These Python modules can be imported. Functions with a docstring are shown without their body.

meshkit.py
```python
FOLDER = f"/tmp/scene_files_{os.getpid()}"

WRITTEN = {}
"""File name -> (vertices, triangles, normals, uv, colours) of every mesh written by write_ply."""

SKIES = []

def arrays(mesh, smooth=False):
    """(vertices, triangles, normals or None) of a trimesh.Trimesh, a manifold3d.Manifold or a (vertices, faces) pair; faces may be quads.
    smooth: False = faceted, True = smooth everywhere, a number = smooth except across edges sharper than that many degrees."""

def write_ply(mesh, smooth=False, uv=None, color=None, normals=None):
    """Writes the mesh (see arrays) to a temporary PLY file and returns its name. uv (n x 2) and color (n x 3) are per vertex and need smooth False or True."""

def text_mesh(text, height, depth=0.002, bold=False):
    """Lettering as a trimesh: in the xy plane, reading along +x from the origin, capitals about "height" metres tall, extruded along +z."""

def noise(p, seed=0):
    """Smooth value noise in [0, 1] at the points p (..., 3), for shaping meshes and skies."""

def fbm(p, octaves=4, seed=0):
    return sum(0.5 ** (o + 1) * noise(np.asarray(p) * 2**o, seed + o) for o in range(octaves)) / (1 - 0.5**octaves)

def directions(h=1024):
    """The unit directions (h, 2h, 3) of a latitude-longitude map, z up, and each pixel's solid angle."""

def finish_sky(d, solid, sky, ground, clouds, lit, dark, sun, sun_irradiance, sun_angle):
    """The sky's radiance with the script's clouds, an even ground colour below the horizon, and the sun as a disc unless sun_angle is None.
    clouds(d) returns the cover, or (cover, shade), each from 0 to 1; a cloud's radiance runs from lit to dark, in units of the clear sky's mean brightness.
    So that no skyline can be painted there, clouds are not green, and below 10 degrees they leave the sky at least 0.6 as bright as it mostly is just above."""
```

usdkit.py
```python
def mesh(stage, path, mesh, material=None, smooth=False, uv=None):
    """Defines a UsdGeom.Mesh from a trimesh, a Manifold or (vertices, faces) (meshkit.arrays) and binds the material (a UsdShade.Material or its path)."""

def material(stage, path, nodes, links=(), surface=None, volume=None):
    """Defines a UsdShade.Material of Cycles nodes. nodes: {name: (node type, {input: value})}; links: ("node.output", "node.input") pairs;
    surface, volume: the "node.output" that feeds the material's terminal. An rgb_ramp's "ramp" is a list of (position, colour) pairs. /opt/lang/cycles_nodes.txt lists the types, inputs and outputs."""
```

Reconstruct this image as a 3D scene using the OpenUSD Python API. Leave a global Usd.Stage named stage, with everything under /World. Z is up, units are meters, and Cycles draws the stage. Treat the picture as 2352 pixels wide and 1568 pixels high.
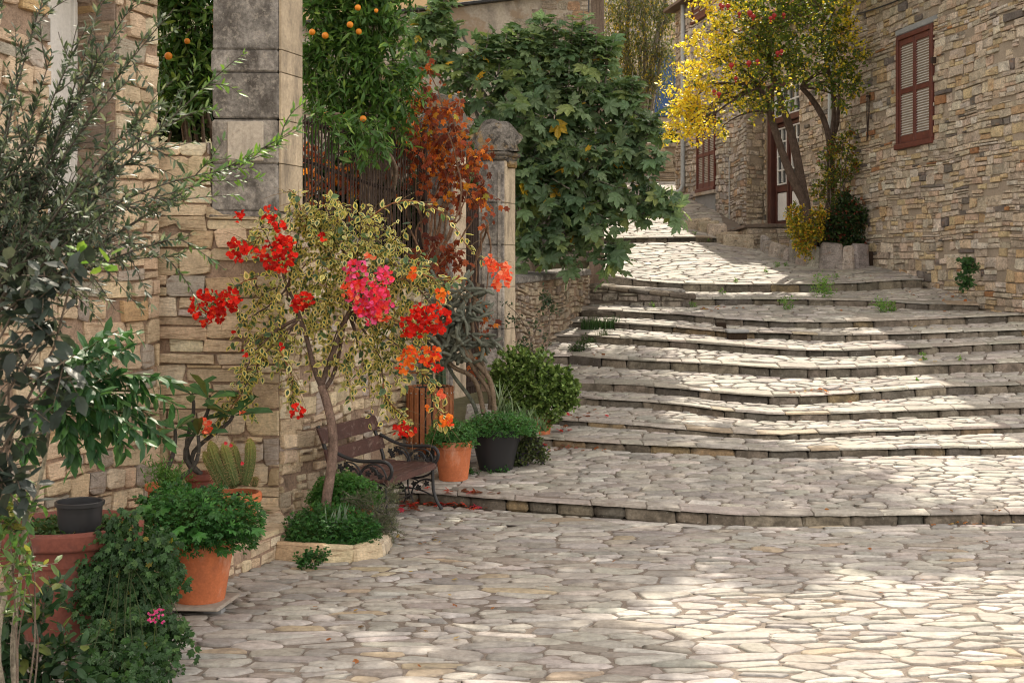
import math, random
import numpy as np
from pxr import Usd, UsdGeom, UsdLux, UsdShade, Sdf, Gf, Vt
import trimesh, manifold3d, meshkit, usdkit
from scipy.spatial import Voronoi, ConvexHull
from shapely.geometry import Polygon, box as sbox, Point
from shapely.ops import unary_union

stage = Usd.Stage.CreateInMemory()
UsdGeom.SetStageUpAxis(stage, 'Z'); UsdGeom.SetStageMetersPerUnit(stage, 1.0)
UsdGeom.Xform.Define(stage, '/World')
stage.SetDefaultPrim(stage.GetPrimAtPath('/World'))

# ------------------------------------------------------------------ camera, sky, sun
# survey frame: pixel measures of the photograph (2352 px wide), eye height above the plaza, focal length in those pixels
CX, CY, FO, EYE = 1176.0, 626.0, 3050.0, 2.3
cam = UsdGeom.Camera.Define(stage, '/World/camera')
cam.AddTranslateOp().Set((0, 0, EYE)); cam.AddRotateXOp().Set(90.0)
cam.CreateHorizontalApertureAttr(36.0); cam.CreateVerticalApertureAttr(36.0 * 682 / 1024)
cam.CreateFocalLengthAttr(36.0 * FO / 2352)
cam.CreateVerticalApertureOffsetAttr(-36.0 * (784 - CY) / 2352)
cam.CreateClippingRangeAttr((0.1, 2000.0))
cam.CreateFStopAttr(6.3); cam.CreateFocusDistanceAttr(13.0)
cam.CreateExposureAttr(1.08)
SUN_AZ, SUN_EL = math.radians(10.0), math.radians(52.0)
dome = UsdLux.DomeLight.Define(stage, '/World/sky')
dome.GetPrim().SetCustomDataByKey('kind', 'structure')
# clear sky mixed with warm white cloud, added to brighten and neutralise the shade
sky = usdkit.material(stage, '/World/Looks/sky_look',
    {'s': ('sky_texture', {'sky_type': 'single_scattering', 'sun_disc': False, 'sun_elevation': SUN_EL, 'sun_rotation': SUN_AZ, 'aerosol_density': 2.0}),
     'c': ('texture_coordinate', {}), 'n': ('noise_texture', {'scale': 2.2, 'detail': 6.0, 'roughness': 0.6}), 'r': ('map_range', {'from_min': 0.35, 'from_max': 0.6, 'to_min': 0.3, 'to_max': 0.9, 'clamp': True}),
     'm': ('mix_color', {'b': (7.4, 6.5, 5.5), 'use_clamp': False, 'use_clamp_result': False}),
     'b': ('background_shader', {'strength': 0.138})},
    [('c.generated', 'n.vector'), ('n.fac', 'r.value'), ('r.result', 'm.fac'), ('s.color', 'm.a'), ('m.result', 'b.color')], surface='b.background')
UsdShade.MaterialBindingAPI.Apply(dome.GetPrim()).Bind(sky)
sun = UsdLux.DistantLight.Define(stage, '/World/sun')
sun.CreateIntensityAttr(0.78); sun.CreateNormalizeAttr(True); sun.CreateAngleAttr(0.55); sun.CreateColorAttr(Gf.Vec3f(1.0, 0.89, 0.73))
sun.AddRotateZOp().Set(-math.degrees(SUN_AZ)); sun.AddRotateXOp().Set(-(90 - math.degrees(SUN_EL)))
SUN = np.array([math.sin(SUN_AZ) * math.cos(SUN_EL), math.cos(SUN_AZ) * math.cos(SUN_EL), math.sin(SUN_EL)])

# ------------------------------------------------------------------ helpers
def at(px, py, d):
    return np.array([(px - CX) / FO * d, d, EYE + (CY - py) / FO * d])
def proj(P):
    P = np.atleast_2d(P); d = np.maximum(P[:, 1], 0.2)
    return np.stack([CX + FO * P[:, 0] / d, CY - FO * (P[:, 2] - EYE) / d], 1)

USED, LOC = {}, {}
def numbered(parent, name):
    k = (parent, name); n = USED.get(k, 0); USED[k] = n + 1
    return name if n == 0 else f'{name}_{n:03d}'
def tag(prim, label=None, cat=None, group=None, kind=None):
    for k, v in (('label', label), ('category', cat), ('group', group), ('kind', kind)):
        if v: prim.SetCustomDataByKey(k, v)
def thing(name, label, cat, loc=(0, 0, 0), group=None, kind=None):
    path = '/World/' + numbered('/World', name)
    x = UsdGeom.Xform.Define(stage, path); loc = np.array(loc, float)
    x.AddTranslateOp().Set(Gf.Vec3d(*map(float, loc))); LOC[path] = loc
    tag(x.GetPrim(), label, cat, group, kind)
    return path
def put(parent, name, mesh, mat, smooth=False, label=None, kind=None, cat=None, group=None):
    """one Mesh prim under parent (or /World); mesh = (V, F[, T]) in world coordinates"""
    parent = parent or '/World'
    path = parent + '/' + numbered(parent, name)
    loc = LOC.get(parent, np.zeros(3)); LOC[path] = loc
    T = mesh[2] if isinstance(mesh, tuple) and len(mesh) > 2 else None
    if T is None:
        v, f, n = meshkit.arrays(mesh[:2] if isinstance(mesh, tuple) else mesh, smooth)
    else:
        v, f, n = meshkit.arrays(mesh[:2], bool(smooth))
    m = UsdGeom.Mesh.Define(stage, path)
    m.CreatePointsAttr(Vt.Vec3fArray.FromNumpy((v - loc).astype(np.float32)))
    m.CreateFaceVertexCountsAttr(Vt.IntArray.FromNumpy(np.full(len(f), 3, np.int32)))
    m.CreateFaceVertexIndicesAttr(Vt.IntArray.FromNumpy(np.ascontiguousarray(f, np.int32).ravel()))
    m.CreateSubdivisionSchemeAttr('none'); m.CreateDoubleSidedAttr(True)
    if n is not None:
        m.CreateNormalsAttr(Vt.Vec3fArray.FromNumpy(n.astype(np.float32))); m.SetNormalsInterpolation('vertex')
    if T is not None:
        UsdGeom.PrimvarsAPI(m).CreatePrimvar('tint', Sdf.ValueTypeNames.Color3fArray, 'vertex').Set(Vt.Vec3fArray.FromNumpy(np.asarray(T, np.float32)))
    UsdShade.MaterialBindingAPI.Apply(m.GetPrim()).Bind(mat)
    tag(m.GetPrim(), label, cat, group, kind)
    return path
def join(ms):
    ms = [m for m in ms if m is not None and len(m[0])]
    off = np.cumsum([0] + [len(m[0]) for m in ms[:-1]])
    V = np.vstack([m[0] for m in ms]); F = np.vstack([np.asarray(m[1]) + o for m, o in zip(ms, off)])
    if all(len(m) > 2 for m in ms): return V, F, np.vstack([m[2] for m in ms])
    return V, F
def tm(mesh): return np.array(mesh.vertices), np.array(mesh.faces)
def colour(mesh, c): return mesh[0], mesh[1], np.tile(np.asarray(c, float), (len(mesh[0]), 1))
def px_size(V):
    q = proj(V); c = q.mean(0)
    if c[0] < -180 or c[0] > 2530 or c[1] < -150 or c[1] > 1720 or V[:, 1].mean() < 0.5: return 0.0
    e = q.max(0) - q.min(0)
    return float(math.sqrt(max(e[0], 0.5) * max(e[1], 0.5)))
def pieces(parent, name, ms, mat, cap=300, rest='small_pieces', least=4.5, smooth=False):
    """alike pieces: the largest in the picture as prims of their own, the rest as one stuff part"""
    if not ms: return
    size = np.array([px_size(m[0]) for m in ms]); order = np.argsort(-size)
    own = [i for i in order[:cap] if size[i] >= least]; s = set(own)
    for i in own: put(parent, name, ms[i], mat, smooth)
    other = [ms[i] for i in range(len(ms)) if i not in s]
    if other: put(parent, rest, join(other), mat, smooth, kind='stuff')

def tube(pts, rad, n=7, tint=None, cap=True):
    P = np.asarray(pts, float); m = len(P); R = np.broadcast_to(np.asarray(rad, float), (m,))
    T = np.gradient(P, axis=0); T /= np.linalg.norm(T, axis=1, keepdims=True) + 1e-12
    up = np.array([0, 0, 1.0]) if abs(T[0, 2]) < 0.9 else np.array([1.0, 0, 0])
    A = np.cross(T[0], up); A /= np.linalg.norm(A); V = []
    a = np.linspace(0, 2 * np.pi, n, endpoint=False)
    for i in range(m):
        A = A - T[i] * (A @ T[i]); A /= np.linalg.norm(A) + 1e-12; B = np.cross(T[i], A)
        V.append(P[i] + R[i] * (np.cos(a)[:, None] * A + np.sin(a)[:, None] * B))
    V = np.vstack(V); F = []
    for i in range(m - 1):
        for k in range(n):
            k2 = (k + 1) % n; F += [(i * n + k, i * n + k2, (i + 1) * n + k2), (i * n + k, (i + 1) * n + k2, (i + 1) * n + k)]
    if cap:
        V = np.vstack([V, P[:1], P[-1:]]); c0, c1 = m * n, m * n + 1
        for k in range(n):
            k2 = (k + 1) % n; F += [(c0, k2, k), (c1, (m - 1) * n + k, (m - 1) * n + k2)]
    F = np.array(F)
    return (V, F) if tint is None else (V, F, np.tile(np.asarray(tint, float), (len(V), 1)))
def spline(pts, n=16):
    P = np.asarray(pts, float)
    if len(P) < 3: return P[0] + (P[-1] - P[0]) * np.linspace(0, 1, n)[:, None]
    from scipy.interpolate import CubicSpline
    t = np.r_[0, np.cumsum(np.linalg.norm(np.diff(P, axis=0), axis=1))]
    return CubicSpline(t, P)(np.linspace(0, t[-1], n))
def lathe(prof, n=40, c=(0, 0, 0)):
    prof = np.asarray(prof, float); a = np.linspace(0, 2 * np.pi, n, endpoint=False); m = len(prof)
    V = np.stack([prof[:, None, 0] * np.cos(a), prof[:, None, 0] * np.sin(a), np.broadcast_to(prof[:, None, 1], (m, n))], -1).reshape(-1, 3) + np.asarray(c)
    F = []
    for i in range(m - 1):
        for k in range(n):
            k2 = (k + 1) % n; F += [(i * n + k, i * n + k2, (i + 1) * n + k2), (i * n + k, (i + 1) * n + k2, (i + 1) * n + k)]
    return V, np.array(F)
def hull_mesh(V):
    h = ConvexHull(V); F = h.simplices.copy(); c = V.mean(0)
    a, b, d = V[F[:, 0]], V[F[:, 1]], V[F[:, 2]]
    flip = ((np.cross(b - a, d - a)) * (a - c)).sum(1) < 0
    F[flip] = F[flip][:, ::-1]
    return V, F
def hexa(c8, bev):
    """chamfered block; corners: 0-3 bottom ring, 4-7 top ring above them"""
    c = np.asarray(c8, float); V = []
    nb = {0: (1, 3, 4), 1: (0, 2, 5), 2: (1, 3, 6), 3: (0, 2, 7), 4: (5, 7, 0), 5: (4, 6, 1), 6: (5, 7, 2), 7: (4, 6, 3)}
    for i in range(8):
        e = [c[j] - c[i] for j in nb[i]]; L = [np.linalg.norm(x) for x in e]
        u = [x / max(l, 1e-9) * min(bev, 0.3 * l) for x, l in zip(e, L)]
        V += [c[i] + u[0] + u[1], c[i] + u[1] + u[2], c[i] + u[0] + u[2]]
    return hull_mesh(np.array(V))
def boxm(p0, p1, bev=0.006):
    (x0, y0, z0), (x1, y1, z1) = p0, p1
    return hexa([(x0, y0, z0), (x1, y0, z0), (x1, y1, z0), (x0, y1, z0), (x0, y0, z1), (x1, y0, z1), (x1, y1, z1), (x0, y1, z1)], bev)
class Frame:
    """local axes: s along, n outward, t up"""
    def __init__(self, o, u):
        self.o = np.array([o[0], o[1], o[2] if len(o) > 2 else 0.0]); u = np.array([u[0], u[1]], float); u /= np.linalg.norm(u)
        self.u = np.array([u[0], u[1], 0]); self.n = np.array([u[1], -u[0], 0.0])
    def __call__(self, s, n, t):
        s, n, t = np.broadcast_arrays(np.asarray(s, float), np.asarray(n, float), np.asarray(t, float))
        return self.o + s[..., None] * self.u + n[..., None] * self.n + t[..., None] * np.array([0, 0, 1.0])
    def mesh(self, m):
        V = m[0]; return (self(V[:, 0], V[:, 1], V[:, 2]),) + tuple(m[1:])
    def box(self, s0, s1, n0, n1, t0, t1, bev=0.006):
        return self.mesh(boxm((s0, n0, t0), (s1, n1, t1), bev))
def prism(poly, z0, z1):
    cs = manifold3d.CrossSection([np.asarray(poly, float)], manifold3d.FillRule.NonZero)
    return manifold3d.Manifold.extrude(cs, z1 - z0).translate([0, 0, z0])
def man_mesh(M):
    m = M.to_mesh(); return np.array(m.vert_properties[:, :3], float), np.array(m.tri_verts, int)

# ------------------------------------------------------------------ materials
def look(name, color=None, rough=0.8, spec=0.3, n1=(6.0, 0.6, 1.25), n2=(40.0, 0.75, 1.15), bump=0.3, bscale=30.0, bdist=0.02, stain=None, streak=None, metallic=0.0, grain=(1, 1, 1)):
    """colour (or the piece's own tint) varied by two noises, with stains of a shape of their own and a fine relief"""
    N = {'g': ('geometry', {}), 'a': ('noise_texture', {'scale': n1[0], 'detail': 4.0, 'roughness': 0.6}), 'ra': ('rgb_ramp', {'ramp': [(0.25, (n1[1],) * 3), (0.75, (n1[2],) * 3)]}),
         'b': ('noise_texture', {'scale': n2[0], 'detail': 5.0, 'roughness': 0.65}), 'rb': ('rgb_ramp', {'ramp': [(0.3, (n2[1],) * 3), (0.7, (n2[2],) * 3)]}),
         'm1': ('mix_color', {'blend_type': 'multiply', 'fac': 1.0, 'use_clamp_result': False}), 'm2': ('mix_color', {'blend_type': 'multiply', 'fac': 1.0}),
         'hm': ('mapping', {'scale': grain}), 'h': ('noise_texture', {'scale': bscale, 'detail': 6.0, 'roughness': 0.7}), 'bp': ('bump', {'strength': bump, 'distance': bdist}),
         'p': ('principled_bsdf', {'roughness': rough, 'specular_ior_level': spec, 'metallic': metallic})}
    L = [('g.position', 'a.vector'), ('g.position', 'b.vector'), ('a.fac', 'ra.fac'), ('b.fac', 'rb.fac'), ('ra.color', 'm1.b'), ('m1.result', 'm2.a'), ('rb.color', 'm2.b'),
         ('g.position', 'hm.vector'), ('hm.vector', 'h.vector'), ('h.fac', 'bp.height'), ('bp.normal', 'p.normal')]
    if color is None:
        N['t'] = ('attribute', {'attribute': 'tint'}); L.append(('t.color', 'm1.a'))
    else:
        N['m1'][1]['a'] = color
    out = 'm2.result'
    for k, st in enumerate([s for s in (stain, streak) if s]):
        sc, lo, hi, col, amt = st[:5]; vs = st[5] if len(st) > 5 else (1, 1, 1)
        N[f'mp{k}'] = ('mapping', {'scale': vs}); N[f's{k}'] = ('noise_texture', {'scale': sc, 'detail': 6.0, 'roughness': 0.65})
        N[f'sr{k}'] = ('map_range', {'from_min': lo, 'from_max': hi, 'to_min': 0.0, 'to_max': amt, 'clamp': True}); N[f'sm{k}'] = ('mix_color', {'b': col})
        L += [('g.position', f'mp{k}.vector'), (f'mp{k}.vector', f's{k}.vector'), (f's{k}.fac', f'sr{k}.value'), (f'sr{k}.result', f'sm{k}.fac'), (out, f'sm{k}.a')]
        out = f'sm{k}.result'
    L.append((out, 'p.base_color'))
    return usdkit.material(stage, '/World/Looks/' + name, N, L, surface='p.BSDF')
def leaf_look(name, trans=0.4, rough=0.45, spec=0.35, gain=1.6, var=(0.75, 1.2)):
    N = {'t': ('attribute', {'attribute': 'tint'}), 'g': ('geometry', {}), 'a': ('noise_texture', {'scale': 25.0, 'detail': 3.0}), 'r': ('rgb_ramp', {'ramp': [(0.3, (var[0],) * 3), (0.7, (var[1],) * 3)]}),
         'm': ('mix_color', {'blend_type': 'multiply', 'fac': 1.0}), 'mt': ('mix_color', {'blend_type': 'multiply', 'fac': 1.0, 'b': (gain, gain, gain * 0.6)}),
         'p': ('principled_bsdf', {'roughness': rough, 'specular_ior_level': spec}), 'tr': ('translucent_bsdf', {}), 'x': ('mix_closure', {'fac': trans})}
    L = [('t.color', 'm.a'), ('g.position', 'a.vector'), ('a.fac', 'r.fac'), ('r.color', 'm.b'), ('m.result', 'p.base_color'), ('m.result', 'mt.a'), ('mt.result', 'tr.color'),
         ('p.BSDF', 'x.closure1'), ('tr.BSDF', 'x.closure2')]
    return usdkit.material(stage, '/World/Looks/' + name, N, L, surface='x.closure')
M = {}
M['paving'] = look('paving_stone', None, 0.62, 0.35, (3.0, 0.78, 1.12), (26.0, 0.72, 1.15), 0.5, 26.0, 0.014, stain=(6.0, 0.55, 0.72, (0.15, 0.115, 0.085), 0.6), streak=(9.0, 0.54, 0.66, (0.15, 0.13, 0.11), 0.55, (0.6, 2.6, 1)), grain=(0.6, 2.2, 1))
M['mortar'] = look('path_mortar', (0.20, 0.168, 0.14), 0.9, 0.2, (2.0, 0.72, 1.2), (60.0, 0.7, 1.25), 0.5, 90.0, 0.01, stain=(1.4, 0.55, 0.75, (0.09, 0.075, 0.05), 0.5))
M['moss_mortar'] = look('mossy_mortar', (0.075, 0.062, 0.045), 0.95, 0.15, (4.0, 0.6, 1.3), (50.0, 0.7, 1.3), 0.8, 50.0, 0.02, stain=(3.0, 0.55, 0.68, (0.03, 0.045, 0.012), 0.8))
M['edge'] = look('step_edge_stone', None, 0.8, 0.25, (5.0, 0.6, 1.2), (35.0, 0.65, 1.25), 0.6, 30.0, 0.02, stain=(7.0, 0.45, 0.62, (0.06, 0.05, 0.036), 0.75), streak=(22.0, 0.62, 0.7, (0.42, 0.4, 0.35), 0.5), grain=(1, 1, 3))
M['house_stone'] = look('house_stone', None, 0.85, 0.25, (7.0, 0.6, 1.35), (40.0, 0.62, 1.3), 0.9, 24.0, 0.028, stain=(12.0, 0.57, 0.66, (0.075, 0.062, 0.056), 0.7, (1, 1, 2.5)), streak=(6.0, 0.56, 0.7, (0.34, 0.17, 0.07), 0.4, (1, 1, 2)), grain=(1, 1, 3.5))
M['wall_stone'] = look('wall_stone', None, 0.85, 0.25, (6.0, 0.78, 1.22), (38.0, 0.76, 1.18), 0.85, 22.0, 0.03, streak=(5.5, 0.54, 0.66, (0.19, 0.115, 0.06), 0.6, (1, 1, 9)), stain=(8.0, 0.63, 0.75, (0.09, 0.07, 0.05), 0.55, (1, 1, 3)), grain=(1, 1, 5))
M['house_mortar'] = look('house_mortar', (0.34, 0.28, 0.215), 0.95, 0.15, (3.0, 0.78, 1.12), (50.0, 0.75, 1.2), 0.6, 60.0, 0.02)
M['wall_mortar'] = look('wall_mortar', (0.38, 0.275, 0.20), 0.95, 0.15, (4.0, 0.6, 1.2), (40.0, 0.7, 1.25), 0.8, 40.0, 0.03, stain=(6.0, 0.55, 0.7, (0.06, 0.045, 0.03), 0.6))
M['ashlar'] = look('weathered_ashlar', None, 0.9, 0.2, (4.5, 0.5, 1.35), (30.0, 0.6, 1.35), 0.7, 40.0, 0.018, stain=(5.0, 0.44, 0.64, (0.055, 0.048, 0.042), 0.85, (1, 1, 0.6)), streak=(24.0, 0.53, 0.68, (0.44, 0.40, 0.34), 0.55))
M['cream_ashlar'] = look('cream_ashlar', None, 0.85, 0.25, (4.0, 0.75, 1.15), (30.0, 0.8, 1.15), 0.4, 40.0, 0.012, stain=(5.0, 0.5, 0.68, (0.13, 0.105, 0.08), 0.75, (1, 1, 0.3)), streak=(14.0, 0.58, 0.68, (0.2, 0.17, 0.14), 0.5))
M['lichen'] = look('lichen_stone', (0.17, 0.155, 0.135), 0.95, 0.15, (5.0, 0.5, 1.4), (40.0, 0.6, 1.4), 0.9, 30.0, 0.03, stain=(4.0, 0.52, 0.64, (0.36, 0.22, 0.06), 0.7), streak=(9.0, 0.52, 0.62, (0.03, 0.028, 0.026), 0.8))
M['terracotta'] = look('terracotta', (0.50, 0.155, 0.062), 0.75, 0.3, (5.0, 0.72, 1.15), (60.0, 0.82, 1.12), 0.25, 90.0, 0.005, stain=(3.5, 0.52, 0.72, (0.20, 0.07, 0.04), 0.6), streak=(8.0, 0.55, 0.72, (0.58, 0.38, 0.28), 0.5, (1, 1, 0.35)))
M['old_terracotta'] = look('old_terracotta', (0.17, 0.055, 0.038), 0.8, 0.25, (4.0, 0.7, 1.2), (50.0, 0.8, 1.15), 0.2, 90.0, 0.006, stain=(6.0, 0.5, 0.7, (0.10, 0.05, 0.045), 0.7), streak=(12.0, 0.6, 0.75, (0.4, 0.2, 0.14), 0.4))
M['black_plastic'] = look('black_plastic', (0.012, 0.012, 0.013), 0.45, 0.4, (4.0, 0.8, 1.2), (60.0, 0.9, 1.1), 0.05, 80.0, 0.003, stain=(5.0, 0.55, 0.75, (0.035, 0.03, 0.025), 0.4))
M['iron'] = look('painted_iron', (0.012, 0.012, 0.013), 0.38, 0.5, (9.0, 0.7, 1.4), (70.0, 0.8, 1.3), 0.25, 120.0, 0.003, stain=(18.0, 0.62, 0.75, (0.07, 0.04, 0.025), 0.5))
M['bench_wood'] = look('bench_wood', (0.072, 0.034, 0.027), 0.6, 0.3, (5.0, 0.6, 1.3), (50.0, 0.7, 1.3), 0.4, 60.0, 0.004, streak=(18.0, 0.56, 0.68, (0.23, 0.17, 0.14), 0.6, (1, 0.3, 1)))
M['bin_wood'] = look('bin_wood', (0.27, 0.10, 0.04), 0.6, 0.3, (6.0, 0.75, 1.2), (40.0, 0.75, 1.2), 0.3, 60.0, 0.004, streak=(20.0, 0.5, 0.7, (0.14, 0.05, 0.025), 0.6, (3, 3, 0.25)))
M['shutter_paint'] = look('shutter_paint', (0.095, 0.024, 0.015), 0.5, 0.4, (8.0, 0.6, 1.3), (50.0, 0.7, 1.25), 0.25, 60.0, 0.005, stain=(11.0, 0.58, 0.7, (0.26, 0.09, 0.05), 0.5))
M['louver_paint'] = look('louver_paint', (0.8, 0.78, 0.74), 0.5, 0.35, (8.0, 0.75, 1.1), (50.0, 0.8, 1.1), 0.2, 60.0, 0.004, stain=(9.0, 0.6, 0.75, (0.3, 0.24, 0.2), 0.5))
M['door_wood'] = look('door_wood', (0.058, 0.018, 0.012), 0.45, 0.4, (6.0, 0.7, 1.25), (50.0, 0.8, 1.2), 0.2, 60.0, 0.004)
M['white_paint'] = look('white_paint', (0.7, 0.69, 0.66), 0.5, 0.4, (5.0, 0.85, 1.05), (40.0, 0.9, 1.05), 0.1, 60.0, 0.004, stain=(6.0, 0.6, 0.8, (0.4, 0.36, 0.3), 0.4))
M['glass'] = look('dark_window_glass', (0.012, 0.014, 0.016), 0.08, 0.6, (3.0, 0.7, 1.2), (20.0, 0.9, 1.1), 0.0, 10.0, 0.001)
M['plaster'] = look('old_plaster', (0.42, 0.37, 0.31), 0.9, 0.15, (1.5, 0.7, 1.15), (25.0, 0.8, 1.15), 0.4, 20.0, 0.02, stain=(1.6, 0.5, 0.56, (0.3, 0.22, 0.15), 0.8), streak=(3.0, 0.55, 0.7, (0.14, 0.125, 0.11), 0.6, (1, 1, 0.5)))
M['beige'] = look('beige_render', (0.5, 0.36, 0.2), 0.9, 0.15, (1.5, 0.88, 1.08), (40.0, 0.9, 1.08), 0.15, 60.0, 0.006)
M['cement'] = look('grey_cement', (0.27, 0.275, 0.275), 0.9, 0.2, (2.0, 0.8, 1.15), (30.0, 0.85, 1.1), 0.25, 50.0, 0.008)
M['blue_paint'] = look('blue_paint', (0.014, 0.055, 0.16), 0.5, 0.4, (4.0, 0.8, 1.2), (40.0, 0.85, 1.1), 0.1, 50.0, 0.004)
M['pale_blue'] = look('pale_blue_paint', (0.22, 0.42, 0.55), 0.55, 0.35, (4.0, 0.8, 1.15), (40.0, 0.85, 1.1), 0.2, 50.0, 0.005)
M['pipe'] = look('grey_pipe', (0.42, 0.45, 0.46), 0.5, 0.4, (3.0, 0.85, 1.1), (30.0, 0.9, 1.1), 0.1, 50.0, 0.004)
M['rust'] = look('rusty_metal', (0.035, 0.022, 0.016), 0.8, 0.3, (9.0, 0.6, 1.4), (60.0, 0.7, 1.3), 0.4, 80.0, 0.004, stain=(12.0, 0.58, 0.72, (0.10, 0.045, 0.022), 0.6))
M['bark'] = look('bark', None, 0.9, 0.2, (12.0, 0.6, 1.35), (60.0, 0.65, 1.3), 0.9, 45.0, 0.02, streak=(30.0, 0.5, 0.7, (0.03, 0.022, 0.016), 0.6, (1, 1, 0.2)))
M['pole_wood'] = look('pole_wood', (0.17, 0.125, 0.095), 0.9, 0.2, (4.0, 0.75, 1.2), (40.0, 0.7, 1.25), 0.6, 60.0, 0.01, streak=(14.0, 0.52, 0.68, (0.05, 0.035, 0.026), 0.8, (4, 4, 0.15)))
M['soil'] = look('soil', (0.045, 0.03, 0.02), 0.95, 0.15, (6.0, 0.6, 1.3), (60.0, 0.6, 1.4), 1.0, 60.0, 0.03)
M['roof'] = look('roof_tile', (0.33, 0.15, 0.085), 0.85, 0.2, (4.0, 0.7, 1.25), (30.0, 0.8, 1.2), 0.5, 40.0, 0.01)
M['eave_wood'] = look('eave_wood', (0.16, 0.125, 0.10), 0.85, 0.2, (4.0, 0.7, 1.25), (30.0, 0.8, 1.2), 0.4, 40.0, 0.01)
M['hill'] = look('hill_soil', (0.13, 0.12, 0.065), 0.95, 0.15, (0.15, 0.6, 1.3), (1.2, 0.7, 1.25), 0.5, 3.0, 0.2)
M['orange'] = look('orange_peel', (0.62, 0.21, 0.012), 0.5, 0.4, (6.0, 0.85, 1.1), (60.0, 0.92, 1.05), 0.15, 200.0, 0.003)
M['pomegranate'] = look('pomegranate_skin', (0.32, 0.02, 0.018), 0.4, 0.4, (9.0, 0.7, 1.3), (60.0, 0.9, 1.1), 0.1, 100.0, 0.003)
M['cactus'] = look('cactus_skin', None, 0.7, 0.25, (8.0, 0.7, 1.2), (60.0, 0.7, 1.25), 0.5, 90.0, 0.008)
M['steel'] = look('bolt_steel', (0.5, 0.5, 0.5), 0.35, 0.5, metallic=1.0, bump=0.0)
M['leaf'] = leaf_look('leaf', 0.35)
M['gloss_leaf'] = leaf_look('glossy_leaf', 0.25, 0.45, 0.35, 1.5)
M['thick_leaf'] = leaf_look('thick_leaf', 0.12, 0.4, 0.4, 1.3)
M['petal'] = leaf_look('petal', 0.42, 0.6, 0.15, 1.2, (0.9, 1.1))
M['dry_leaf'] = leaf_look('autumn_leaf', 0.5, 0.55, 0.3, 1.7)
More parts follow.
